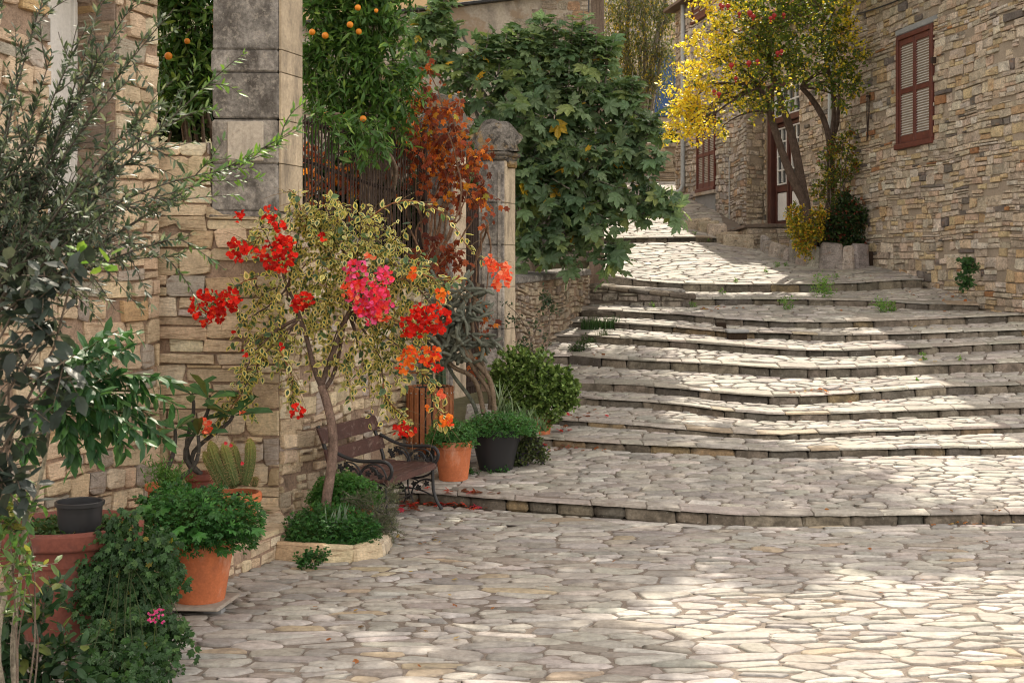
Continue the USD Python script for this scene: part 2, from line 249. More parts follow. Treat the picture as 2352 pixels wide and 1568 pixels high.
# ------------------------------------------------------------------ terrain: eleven long shallow steps
# per step: riser height, depth of the nose at (left end, middle, right end), measured nose line
STEPS = [
 ('first',   .100, (13.25, 12.05, 12.16), [(944,1130),(1001,1132),(1068,1137),(1168,1145),(1318,1155),(1452,1163),(1570,1172),(1700,1180),(1900,1183),(2100,1180),(2352,1178)]),
 ('second',  .092, (15.3, 14.3, 14.5), [(1267,1007),(1350,1013),(1450,1019),(1564,1023),(1700,1030),(1784,1034),(1934,1031),(2135,1027),(2348,1026)]),
 ('third',   .072, (16.2, 15.05, 15.25), [(1277,962),(1450,974),(1564,984),(1667,992),(1784,997),(1901,992),(2135,985),(2348,980)]),
 ('fourth',  .095, (17.0, 15.75, 15.95), [(1330,912),(1450,919),(1564,927),(1667,942),(1784,950),(1868,950),(2034,944),(2348,934)]),
 ('fifth',   .115, (17.7, 16.4, 16.65), [(1350,879),(1450,882),(1564,891),(1667,902),(1784,910),(1901,906),(2034,896),(2168,887),(2348,882)]),
 ('sixth',   .128, (19.0, 17.3, 17.4), [(1317,817),(1450,826),(1564,831),(1667,836),(1784,844),(1901,846),(2034,841),(2168,836),(2348,831)]),
 ('seventh', .100, (19.8, 18.05, 18.0), [(1340,770),(1434,776),(1567,784),(1701,794),(1834,803),(1934,804),(2068,799),(2201,793),(2348,786)]),
 ('eighth',  .100, (20.6, 18.75, 18.5), [(1367,739),(1450,744),(1564,751),(1667,761),(1801,764),(1901,769),(2068,766),(2348,756)]),
 ('ninth',   .108, (21.2, 19.35, 18.95), [(1357,712),(1450,716),(1564,721),(1667,731),(1801,738),(1901,739),(2068,734),(2348,722)]),
 ('tenth',   .110, (21.5, 20.8, 20.0), [(1500,686),(1588,686),(1799,686),(1911,688),(2010,690),(2101,696),(2300,702)]),
 ('eleventh',.150, (23.5, 22.2, 21.6), [(1397,632),(1467,643),(1529,649),(1602,652),(1714,653),(1855,652),(1967,649),(2068,642),(2200,640)]),
 ('upper',   .105, (27.4, 26.9, 29.2), [(1300,549),(1411,548),(1490,546),(1588,545),(1700,548),(1800,552)]),
]
NOSE = []
for nm, r, (dl, dm, dr), tr in STEPS:
    tr = np.array(tr, float); lo, hi = tr[0, 0], tr[-1, 0]; mid = 0.5 * (lo + hi) if nm in ('tenth', 'eleventh', 'upper') else 1800.0
    px = np.unique(np.r_[np.linspace(lo, hi, 25), tr[:, 0]]); py = np.interp(px, tr[:, 0], tr[:, 1])
    q = np.where(px < mid, dm + (dl - dm) * ((mid - px) / (mid - lo)) ** 1.6, dm + (dr - dm) * ((px - mid) / (hi - mid)) ** 1.6)
    X = (px - CX) / FO * q; h = EYE - (py - CY) * q / FO; o = np.argsort(X)
    NOSE.append((X[o], q[o], h[o], r, nm))
def nose(i, X):
    Xs, ds, hs, r, _ = NOSE[i]
    return np.interp(X, Xs, ds), np.interp(X, Xs, hs)
FAR = ((33.0, 4.0), (37.5, 4.85), (46.0, 5.3), (60.0, 6.2))
def terrain(X, d):
    X, d = np.broadcast_arrays(np.asarray(X, float), np.asarray(d, float)); z = np.zeros(X.shape)
    n = len(NOSE)
    for i in range(n):
        d0, h0 = nose(i, X)
        if i + 1 < n:
            d1, h1 = nose(i + 1, X); h1 = h1 - NOSE[i + 1][3]
            t = np.clip((d - d0) / np.maximum(d1 - d0, .05), 0, 1); z = np.where(d >= d0, h0 + (h1 - h0) * t, z)
        else:
            ds = [d0] + [f[0] + 0 * d0 for f in FAR]; hs = [h0] + [f[1] + 0 * h0 for f in FAR]
            for k in range(len(FAR)):
                t = np.clip((d - ds[k]) / (ds[k + 1] - ds[k]), 0, 1); z = np.where((d >= d0) & (d >= ds[k]), hs[k] + (hs[k + 1] - hs[k]) * t, z)
    return z
WALL = lambda d: -2.07 + 0.3333 * (d - 11.8)          # garden wall on the left
RWALL = lambda d: 10.49 - 0.164 * d                   # house wall on the right

def strip_sheet(xs, dl, dh, zf, lift, n=7):
    """sheet between two depth curves"""
    V, F = [], []
    for X, a, b in zip(xs, dl, dh):
        for t in np.linspace(0, 1, n):
            dd = a + (b - a) * t; V.append((X, dd, zf(X, dd) + lift))
    for i in range(len(xs) - 1):
        for k in range(n - 1):
            a = i * n + k; F += [(a, a + n, a + n + 1), (a, a + n + 1, a + 1)]
    return np.array(V, float), np.array(F)
def stone_from(poly, th, bev, dome, rng, mapf, tint, sink=0.03):
    """one rounded stone on a flat outline; mapf(a, b, height) -> world"""
    P = np.asarray(poly, float); c = P.mean(0); n = len(P)
    r = np.linalg.norm(P - c, axis=1); k = np.clip(1 - bev * rng.uniform(.7, 1.4, n) / np.maximum(r, 1e-6), .3, 1)
    Q = c + (P - c) * k[:, None]
    hb = th - bev * .7 * rng.uniform(.6, 1.2, n); ht = th * np.ones(n) + rng.normal(0, .12, n) * bev
    A = np.concatenate([P, P, Q, c[None]]); Hh = np.concatenate([np.full(n, -sink), hb, ht, [th + dome]])
    V = mapf(A[:, 0], A[:, 1], Hh); F = []
    for i in range(n):
        j = (i + 1) % n
        F += [(i, j, n + j), (i, n + j, n + i), (n + i, n + j, 2 * n + j), (n + i, 2 * n + j, 2 * n + i), (2 * n + i, 2 * n + j, 3 * n)]
    T = np.asarray(tint)[None] * rng.uniform(.93, 1.07, (len(V), 1))
    return V, np.array(F), np.clip(T, 0.005, .9)
def chaikin(P, cut=.22):
    P = np.asarray(P); Q = np.roll(P, -1, 0)
    return np.stack([P * (1 - cut) + Q * cut, P * cut + Q * (1 - cut)], 1).reshape(-1, 2)
def pick(pal, rng):
    w = np.array([p[0] for p in pal], float); k = rng.choice(len(pal), p=w / w.sum())
    return np.clip(np.array(pal[k][1]) * rng.uniform(.85, 1.15) * rng.uniform(.97, 1.03, 3), .005, .9)
def crazy_paving(region, size, asp, gap, seed, pal, zf, th=(.007, .018), dome=.004, drop=.38, bev=.013):
    rng = np.random.default_rng(seed); x0, y0, x1, y1 = region.bounds; sx, sy = size * asp, size / asp; pts = []
    for j, y in enumerate(np.arange(y0 - 2 * sy, y1 + 2 * sy, sy)):
        for x in np.arange(x0 - 2 * sx, x1 + 2 * sx, sx):
            if rng.random() > drop * (.35 + 1.5 * meshkit.noise(np.array([x * 1.1, y * 1.4, seed]), seed)): pts.append((x + (j % 2) * sx * .5 + rng.normal(0, .31) * sx, y + rng.normal(0, .31) * sy))
    pts = np.array(pts); S = np.array([1 / asp, asp]); vo = Voronoi(pts * S); out = []
    for ri in vo.point_region:
        reg = vo.regions[ri]
        if not reg or -1 in reg: continue
        pg = Polygon(vo.vertices[reg] / S)
        if not pg.intersects(region): continue
        pg = pg.intersection(region).buffer(-gap * rng.choice([.5, .8, 1.1, 1.7], p=[.3, .35, .25, .1]), join_style=2)
        if pg.is_empty: continue
        if pg.geom_type != 'Polygon': pg = max(pg.geoms, key=lambda g: g.area)
        if pg.area < .0012: continue
        pg = pg.simplify(.012); P = np.array(pg.exterior.coords)[:-1]
        if len(P) < 3: continue
        if not pg.exterior.is_ccw: P = P[::-1]
        P = chaikin(P, rng.uniform(.15, .27)); P = P + rng.normal(0, .0055, P.shape)
        if len(P) > 11:
            q = Polygon(P).simplify(.008)
            if q.is_valid and len(q.exterior.coords) > 4: P = np.array(q.exterior.coords)[:-1]
        t = rng.uniform(*th); tl = rng.normal(0, .012, 2); c = P.mean(0)
        mapf = lambda a, b, h, c=c, tl=tl: np.stack([a, b, zf(a, b) + h + (a - c[0]) * tl[0] + (b - c[1]) * tl[1]], -1)
        out.append(stone_from(P, t, bev, dome, rng, mapf, pick(pal, rng)))
    return out
PALE = [(6, (.405, .378, .335)), (4, (.36, .335, .295)), (3, (.455, .43, .39)), (2, (.32, .288, .245)), (.7, (.41, .335, .235)), (2, (.295, .278, .255))]
EDGE = [(4, (.165, .14, .108)), (3, (.215, .18, .135)), (2, (.125, .11, .09)), (.8, (.26, .19, .11))]  # dark riser tones: dirt, plus the shade on the faces put into the colour

# the far ground: one sheet reaching the horizon
gv, gf = strip_sheet(np.linspace(-220, 220, 12), np.full(12, -120.0), np.full(12, 6.0), lambda x, d: 0.0, -0.06, 6)
put(None, 'ground', (gv, gf), M['hill'], kind='structure', label='earth around the village street')
xs = np.r_[np.linspace(-220, -12, 12), np.linspace(-11, 14, 60), np.linspace(15, 220, 12)]
put(None, 'hillside', strip_sheet(xs, np.full(len(xs), 6.0), np.full(len(xs), 160.0),
    lambda x, d: float(terrain(np.clip(x, -1, 7), min(d, 60)) * .98 - .12 + max(d - 60, 0) * .3 + (0 if d < 60 else 1.2 * math.sin(x * .05))), -.05, 140), M['hill'], kind='structure', label='hillside the village stands on')

# lower plaza
pz = thing('plaza', 'flat cobbled square of pale irregular stones in the foreground', None, kind='structure')
xs = np.linspace(-8, 10, 40); dk = nose(0, xs)[0]
put(pz, 'mortar_bed', strip_sheet(xs, np.full(40, 3.0), dk + .05, lambda x, d: 0.004 * math.sin(x * 2.1 + d), 0.0, 24), M['mortar'])
def left_edge(d): return np.where(d < 11.6, -4.9 + .3 * (d - 6), WALL(d))
kx = np.linspace(-3.6, 6.2, 40); kd = nose(0, kx)[0] - .03
reg = Polygon([(-3.9, 6.6), (4.0, 6.6)] + [(x, d) for x, d in zip(kx[::-1], kd[::-1]) if x > WALL(d) + .05])
reg = reg.intersection(Polygon([(-3.4, 6.6), (-1.93, 10.7), (-1.5, 12.3), (-1.4, 13.6), (6.2, 13.6), (3.4, 6.6)]))
pieces(pz, 'paving_stone', crazy_paving(reg, .148, 1.5, .0145, 11, PALE, lambda a, b: .004 * np.sin(a * 2.1 + b)), M['paving'], rest='small_paving_stones', smooth=True)

# the steps
for i, (Xs, ds, hs, r, nm) in enumerate(NOSE):
    rng = np.random.default_rng(100 + i); upper = nm == 'upper'
    xl, xr = {0: (-1.45, 7.6), 9: (2.82, 7.1), 10: (1.55, 6.75), 11: (1.2, 5.15)}.get(i, (WALL(ds[0]) + .03, RWALL(ds[-1]) - .02 if i > 4 else 7.9))
    xs = np.linspace(xl, xr, 34); d0, h0 = nose(i, xs)
    if upper: d1 = np.full(34, 46.0)
    else: d1 = nose(i + 1, xs)[0]
    name = {9: 'stone_step', 10: 'sloping_path', 11: 'upper_path'}.get(i, 'stone_step')
    lab = {10: 'sunlit sloping cobbled path above the long steps', 11: 'upper cobbled path climbing left past the far house'}.get(i, f'{nm} long curved stone step counted up from the square')
    st = thing(name, lab, None, kind='structure')
    put(st, 'mortar_bed', strip_sheet(xs, d0 + .09, d1 + .12, lambda x, d: float(terrain(x, max(d, nose(i, x)[0] + 1e-4) if upper or d < nose(i + 1, x)[0] else nose(i + 1, x)[0] - 1e-4)), 0.0, 14 if not upper else 60), M['mortar'])
    # riser face behind the edge stones
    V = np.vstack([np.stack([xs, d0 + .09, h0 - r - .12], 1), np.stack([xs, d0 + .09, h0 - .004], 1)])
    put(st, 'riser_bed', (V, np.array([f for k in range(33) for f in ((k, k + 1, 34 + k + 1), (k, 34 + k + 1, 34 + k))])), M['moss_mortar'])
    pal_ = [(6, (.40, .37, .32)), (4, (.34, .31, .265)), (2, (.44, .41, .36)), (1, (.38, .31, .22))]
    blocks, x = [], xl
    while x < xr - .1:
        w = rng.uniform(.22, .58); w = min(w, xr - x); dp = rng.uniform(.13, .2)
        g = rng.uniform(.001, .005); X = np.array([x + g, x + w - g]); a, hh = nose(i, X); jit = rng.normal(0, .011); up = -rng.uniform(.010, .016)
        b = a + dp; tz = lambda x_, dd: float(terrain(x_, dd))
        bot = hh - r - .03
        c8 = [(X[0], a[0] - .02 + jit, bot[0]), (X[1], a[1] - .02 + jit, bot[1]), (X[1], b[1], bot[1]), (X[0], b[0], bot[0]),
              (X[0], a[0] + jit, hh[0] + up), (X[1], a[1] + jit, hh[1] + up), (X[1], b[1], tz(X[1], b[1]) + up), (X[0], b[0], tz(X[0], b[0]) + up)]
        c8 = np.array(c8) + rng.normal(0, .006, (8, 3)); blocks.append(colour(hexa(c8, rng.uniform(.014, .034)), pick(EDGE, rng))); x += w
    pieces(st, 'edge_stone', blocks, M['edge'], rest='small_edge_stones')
    # worn slabs that form the nose
    slabs, x = [], xl
    while x < xr - .08:
        w = min(rng.uniform(.22, .75), xr - x); n = max(2, int(w / .12) + 1); X = np.linspace(x + .003, x + w - .003, n); a = nose(i, X)[0] - .012 + rng.normal(0, .013, n); b = a + rng.uniform(.13, .26) + rng.normal(0, .015, n)
        Q = np.vstack([np.stack([X, a], 1), np.stack([X, b], 1)[::-1]])
        slabs.append(stone_from(Q, rng.uniform(.004, .024), .012, .003, rng, lambda p, q, h, i=i: np.stack([p, q, np.where(q < nose(i, p)[0] + .002, nose(i, p)[1], terrain(p, q)) + h], -1), pick(pal_, rng), sink=.008)); x += w
    pieces(st, 'nosing_slab', slabs, M['paving'], rest='small_nosing_slabs')
    far = d1 - .04 if not upper else np.full(34, 40.0)
    reg = Polygon(list(zip(xs, d0 + .17)) + list(zip(xs[::-1], far[::-1]))).buffer(0)
    if i == 11: reg = reg.intersection(Polygon([(1.2, 26), (4.7, 26), (4.6, 28.5), (4.9, 31), (5.0, 33), (5.2, 40), (0.5, 40)]))
    cap = {0: 200, 10: 260, 11: 200}.get(i, 150)
    pal = [(6, (.41, .382, .335)), (4, (.35, .325, .285)), (2, (.46, .43, .385)), (2, (.29, .27, .245))]
    if not reg.is_empty:
        sz = .15 if i < 10 else .21
        pieces(st, 'paving_stone', crazy_paving(reg, sz, 1.4, .0135 if i < 10 else .016, 200 + i, pal, lambda a, b, i=i: np.where(b < nose(i, a)[0], nose(i, a)[1], terrain(a, b)), (.012, .026), drop=.3), M['paving'], cap=cap, rest='small_paving_stones', smooth=True)
# ------------------------------------------------------------------ masonry
def coursed(L, lo, hi, rows, widths, gap, seed, holes=(), wob=.03, s0=0.0, split=.28, chips=True, cut=(.06, .24)):
    """outlines of coursed rubble in (s, t); lo, hi: functions of s or numbers; holes: shapely"""
    rng = np.random.default_rng(seed); out = []; lof = lo if callable(lo) else (lambda s: lo + 0 * s); hif = hi if callable(hi) else (lambda s: hi + 0 * s)
    ss = np.linspace(s0, L, 60); clip = Polygon(list(zip(ss, lof(ss))) + list(zip(ss[::-1], hif(ss[::-1])))).buffer(0)
    for h in holes: clip = clip.difference(h)
    t = float(lof(ss).min()) - .05; top = float(hif(ss).max())
    wv = lambda s, t: t + wob * (np.sin(s * 1.9 + t * .7 + seed) + .6 * np.sin(s * 4.3 + t * 1.7 + seed * 2.0))
    while t < top:
        h = rng.uniform(*rows); s = s0 - rng.uniform(0, widths[1])
        while s < L:
            w = rng.uniform(*widths) * (1 if rng.random() > .15 else 1.5); w = max(w, h * .7); parts = [(s, t, w, h)]
            if rng.random() < split and h > rows[0] * 1.15: k = rng.uniform(.35, .65); parts = [(s, t, w, h * k), (s, t + h * k, w, h * (1 - k))]
            elif chips and rng.random() < .16: k = rng.uniform(.12, .24); parts = [(s, t, w, h * (1 - k)), (s, t + h * (1 - k), w * .5, h * k), (s + w * .5, t + h * (1 - k), w * .5, h * k)]
            for (a, b, ww, hh) in parts:
                g = gap * rng.uniform(.5, 1.4); x0, x1, y0, y1 = a + g, a + ww - g, b + g, b + hh - g
                if x1 - x0 < .02 or y1 - y0 < .012: continue
                c = [min(x1 - x0, y1 - y0) * rng.uniform(*cut) for _ in range(4)]
                P = np.array([(x0 + c[0], y0), (x1 - c[1], y0), (x1, y0 + c[1] * .7), (x1, y1 - c[2] * .7), (x1 - c[2], y1), (x0 + c[3], y1), (x0, y1 - c[3] * .7), (x0, y0 + c[0] * .7)])
                P = P + rng.normal(0, min(.012, .07 * (y1 - y0)), P.shape); P[:, 1] = wv(P[:, 0], P[:, 1])
                pg = Polygon(P)
                if not pg.is_valid: continue
                if not clip.contains(pg):
                    pg = pg.intersection(clip)
                    if pg.is_empty: continue
                    if pg.geom_type != 'Polygon':
                        gs = [q for q in getattr(pg, 'geoms', []) if q.geom_type == 'Polygon']
                        if not gs: continue
                        pg = max(gs, key=lambda q: q.area)
                    if pg.area < .0008: continue
                    pg = pg.simplify(.008)
                Q = np.array(pg.exterior.coords)[:-1]
                if len(Q) < 3: continue
                if not pg.exterior.is_ccw: Q = Q[::-1]
                out.append(Q)
            s += w
        t += h
    return out, rng
def face_stones(fr, outlines, rng, pal, th=(.02, .045), bev=.014, dome=.006):
    ms = []
    for Q in outlines:
        e = min(np.ptp(Q[:, 0]), np.ptp(Q[:, 1])); t = rng.uniform(*th)
        ms.append(stone_from(Q, t, min(bev, .3 * e), dome * rng.uniform(.2, 1.5), rng, lambda a, b, h: fr(a, h, b), pick(pal, rng), sink=.02))
    # outward facing: (s, t) seen from +n is mirrored for this frame, so turn the faces
    return [(m[0], m[1][:, ::-1] if np.dot(np.cross(m[0][m[1][-1][1]] - m[0][m[1][-1][0]], m[0][m[1][-1][2]] - m[0][m[1][-1][0]]), fr.n) < 0 else m[1], m[2]) for m in ms]
CREAM = [(5, (.64, .50, .34)), (4, (.57, .44, .30)), (3, (.68, .56, .41)), (1.5, (.43, .38, .31)), (.8, (.55, .39, .21)), (.6, (.36, .31, .26))]
RUBBLE = [(5, (.64, .515, .35)), (3, (.57, .45, .305)), (3, (.68, .58, .43)), (1.0, (.44, .375, .32)), (.4, (.54, .40, .25))]
MIXED = [(7, (.53, .435, .325)), (5, (.46, .385, .295)), (4, (.57, .49, .39)), (1.2, (.40, .34, .27)), (1.1, (.18, .155, .135)), (1.2, (.50, .35, .20)), (3, (.54, .42, .25)), (1.5, (.53, .40, .29)), (2, (.60, .54, .45)), (.5, (.36, .18, .085))]

# --- left house: a receding wall with a deep window
UL = np.array([.3163, .9487])                          # direction of everything along the left side of the street
lh = thing('stone_house', 'cream stone house with a deep white-framed window at the left edge behind the shrubs', 'house', (-3.1, 11.6, 0))
frL = Frame((-3.1 - 4.3 * UL[0], 11.6 - 4.3 * UL[1]), UL)     # s = 0 .. 4.3 at the corner
sw = lambda d: 4.3 - (11.6 - d) / .9487
win0, win1, wt0, wt1 = sw(10.2), sw(11.02), 2.48, 4.9
foot = [frL(0, 0, 0)[:2], frL(4.3, 0, 0)[:2], frL(4.3, -4, 0)[:2], frL(0, -4, 0)[:2]]
hole = prism([frL(win0, .2, 0)[:2], frL(win1, .2, 0)[:2], frL(win1, -.45, 0)[:2], frL(win0, -.45, 0)[:2]][::-1], wt0, wt1)
def ccw(p): 
    p = np.asarray(p); return p if Polygon(p).exterior.is_ccw else p[::-1]
body = prism(ccw(foot), -.1, 7.0) - prism(ccw([frL(win0, .2, 0)[:2], frL(win1, .2, 0)[:2], frL(win1, -.45, 0)[:2], frL(win0, -.45, 0)[:2]]), wt0, wt1)
put(lh, 'wall', man_mesh(body), M['wall_mortar'])
wh = sbox(win0 - .005, wt0 - .01, win1 + .005, wt1)
o, rg = coursed(4.28, 0, 6.6, (.13, .24), (.16, .42), .009, 21, [wh], wob=.02, s0=1.2)
pieces(lh, 'stone', face_stones(frL, o, rg, CREAM, (.02, .05)), M['wall_stone'], cap=220, rest='small_stones')
# far jamb of the window, end face of the house
o, rg = coursed(.40, wt0, wt1, (.12, .22), (.15, .36), .012, 22, wob=.01)
def oriented(origin, u, n):
    f = Frame(origin, u); f.n = np.array([n[0], n[1], 0.0]); return f
fJ = oriented(frL(win1, 0, 0), -frL.n, -frL.u)
pieces(lh, 'jamb_stone', face_stones(fJ, o, rg, [(1, (.34, .27, .2)), (1, (.28, .22, .17)), (.5, (.36, .24, .12))], (.004, .018), .008), M['wall_stone'], rest='small_stones')
for (a, b, nm) in ((win1 - .34, win1 - .05, 'shutter'), (win0, win0 + .5, 'shutter')):
    put(lh, nm, frL.box(a, b, -.435, -.395, wt0 + .02, wt1, .006), M['white_paint'], label='white painted shutter' if a > win0 + .1 else None)
put(lh, 'window_frame', join([frL.box(win1 - .055, win1 - .005, -.45, -.36, wt0 + .01, wt1), frL.box(win0 + .5, win1 - .34, -.44, -.41, wt0 + .02, wt1)]), M['white_paint'])
put(lh, 'window_sill', frL.box(win0 - .08, win1 + .08, -.4, .07, wt0 - .09, wt0 + .012, .015), M['plaster'])

# --- the block of rough wall that carries the tall pillar
rw = thing('rough_wall', 'rough wall of large weathered cream blocks below the tall grey pillar', 'wall', (-2.6, 11.8, 0))
frR = Frame((-3.2, 11.8), (1, 0)); frR.n = np.array([0, -1.0, 0])
put(rw, 'wall', man_mesh(prism(ccw([(-3.2, 11.8), (-2.07, 11.8), (-1.93, 12.2), (-3.2, 12.2)]), -.1, 2.80) + prism(ccw([(-3.2, 11.8), (-2.68, 11.8), (-2.68, 12.2), (-3.2, 12.2)]), 2.7, 3.4)), M['wall_mortar'])
niche = sbox(.06, 2.58, .26, 2.78)
o, rg = coursed(1.13, .0, lambda s: np.where(s < .52, 3.45, 2.80), (.10, .25), (.22, .55), .0065, 31, [niche, sbox(.05, 1.58, .16, 1.72)], wob=.012, split=.3)
st = face_stones(frR, o, rg, RUBBLE, (.02, .07), .012, .01)
pieces(rw, 'stone', st, M['wall_stone'], rest='small_stones')
fs = oriented((-2.07, 11.8, 0), UL, frL.n)
o, rg = coursed(.42, 0, 2.8, (.12, .24), (.2, .4), .012, 32)
pieces(rw, 'side_stone', face_stones(fs, o, rg, RUBBLE, (.01, .03)), M['wall_stone'], rest='small_stones')
put(rw, 'niche', frR.box(.06, .26, -.2, -.01, 2.58, 2.78), M['soil'])

# --- pillar of squared blocks
pl = thing('stone_pillar', 'tall square pillar of blackened grey limestone blocks standing on the rough wall', 'pillar', (-2.37, 12, 2.8))
ys = [467, 376, 275, 166, 114, -40, -190, -330]; hs_ = [EYE + (CY - y) * 11.78 / FO for y in ys]; hs_[0] = 2.84
tones = [(.27, .25, .225), (.33, .30, .26), (.215, .20, .18), (.29, .27, .245), (.25, .235, .215), (.3, .28, .26), (.3, .28, .26)]
rng = np.random.default_rng(5)
for k in range(7):
    j = rng.normal(0, .005, 2); z0, z1 = hs_[k] + .0018, hs_[k + 1] - .0018
    c = [(-2.665 + j[0], 11.77), (-2.075, 11.77 + j[1]), (-1.945, 12.17), (-2.53, 12.17)]
    put(pl, 'block', colour(hexa(np.array([(x, d, z0) for x, d in c] + [(x, d, z1) for x, d in c]) + rng.normal(0, .005, (8, 3)), .016), tones[k]), M['ashlar'])
    v = [(-2.068, 11.80), (-1.945, 12.17)]
    cc = [(-2.07, 11.785, z0 + .001), (-2.045, 11.78, z0 + .001), (-1.918, 12.165, z0 + .001), (-1.94, 12.17, z0 + .001)]
    put(pl, 'side_slab', colour(hexa(cc + [(a, b, z1 - .001) for a, b, _ in cc], .004), np.array((.43, .35, .245)) * rng.uniform(.88, 1.1)), M['cream_ashlar'])  # paler tone of the right-hand face, laid on as a thin sheet
    if k == 1: put(pl, 'panel', colour(boxm((-2.52, 11.745, z0 + .02), (-2.2, 11.775, z1 - .015), .008), (.45, .40, .33)), M['cream_ashlar'], label='paler carved panel')
put(pl, 'base_moulding', colour(hexa([(-2.69, 11.74, 2.79), (-2.06, 11.74, 2.79), (-1.92, 12.2, 2.79), (-2.55, 12.2, 2.79), (-2.67, 11.76, 2.845), (-2.07, 11.76, 2.845), (-1.94, 12.18, 2.845), (-2.53, 12.18, 2.845)], .01), (.3, .27, .24)), M['ashlar'])

# --- garden wall behind the bench, with its swept coping and iron railing
frG = Frame((-2.07, 11.8), UL); sd = lambda d: (d - 11.8) / .9487
cop = lambda s: np.interp(s, [sd(x) for x in (11.8, 12.2, 13.0, 13.9, 15.2, 16.0, 18.0, 21.75, 23)], [2.98, 2.88, 2.72, 2.53, 2.32, 2.28, 2.24, 2.36, 2.4])
def wall_body(s0, s1, low, back=.42, n=16):
    ss = np.linspace(s0, s1, n); V = []
    for s in ss: V += [frG(s, 0, low(s)), frG(s, 0, cop(s) - .10), frG(s, -back, cop(s) - .10), frG(s, -back, low(s))]
    F = []
    for i in range(n - 1):
        for k in range(4):
            a, b = i * 4 + k, i * 4 + (k + 1) % 4; F += [(a, a + 4, b + 4), (a, b + 4, b)]
    F += [(0, 1, 2), (0, 2, 3), (4 * n - 4, 4 * n - 2, 4 * n - 3), (4 * n - 4, 4 * n - 1, 4 * n - 2)]
    return np.array(V), np.array(F)
gw = thing('garden_wall', 'rough cream stone wall behind the bench with a sweeping coping', 'wall', (-1.5, 13.5, 0))
put(gw, 'wall', wall_body(.0, sd(15.6), lambda s: -.1), M['wall_mortar'])
o, rg = coursed(sd(15.55), 0, lambda s: cop(s) - .11, (.09, .2), (.1, .3), .012, 41, wob=.03, split=.35)
pieces(gw, 'stone', face_stones(frG, o, rg, RUBBLE, (.015, .06), .014, .012), M['wall_stone'], cap=280, rest='small_stones')
def coping(parent, s0, s1, n, seed):
    rng = np.random.default_rng(seed); e = np.linspace(s0, s1, n + 1)
    for a, b in zip(e[:-1], e[1:]):
        a, b = a + .004, b - .004; t = [cop(a), cop(b)]
        c8 = [frG(a, .06, t[0] - .1), frG(b, .06, t[1] - .1), frG(b, -.46, t[1] - .1), frG(a, -.46, t[0] - .1), frG(a, .05, t[0] - .01), frG(b, .05, t[1] - .01), frG(b, -.44, t[1] + .015), frG(a, -.44, t[0] + .015)]
        put(parent, 'coping_stone', colour(hexa(np.array(c8) + rng.normal(0, .004, (8, 3)), .016), np.array((.25, .235, .215)) * rng.uniform(.85, 1.15)), M['ashlar'])
coping(gw, sd(12.22), sd(15.6), 5, 42)
fe = thing('iron_railing', 'rusty dark railing of close upright bars above the sweeping garden wall', 'railing', (-1.5, 13.5, 2.5))
s, k = sd(12.3), 0; rng = np.random.default_rng(43); s_end = sd(15.45)
while s < s_end:
    z0 = cop(s) + .005; z1 = np.interp(s, [0, s_end], [3.78, 3.86]) + rng.normal(0, .012); o_ = rng.normal(0, .006)
    put(fe, 'bar', frG.box(s, s + .022, -.212 + o_, -.200 + o_, z0, z1, .004), M['rust']); s += .072; k += 1
for f in (.12, .55, .93):
    ss = np.linspace(sd(12.25), s_end, 12); zz = [cop(a) + .06 + (3.75 - cop(a)) * f for a in ss]
    put(fe, 'rail', tube([frG(a, -.235, z) for a, z in zip(ss, zz)], .02, 5), M['rust'])
for a in (sd(12.26), s_end + .03): put(fe, 'post', frG.box(a - .035, a + .035, -.25, -.17, cop(a), 3.95, .006), M['rust'])

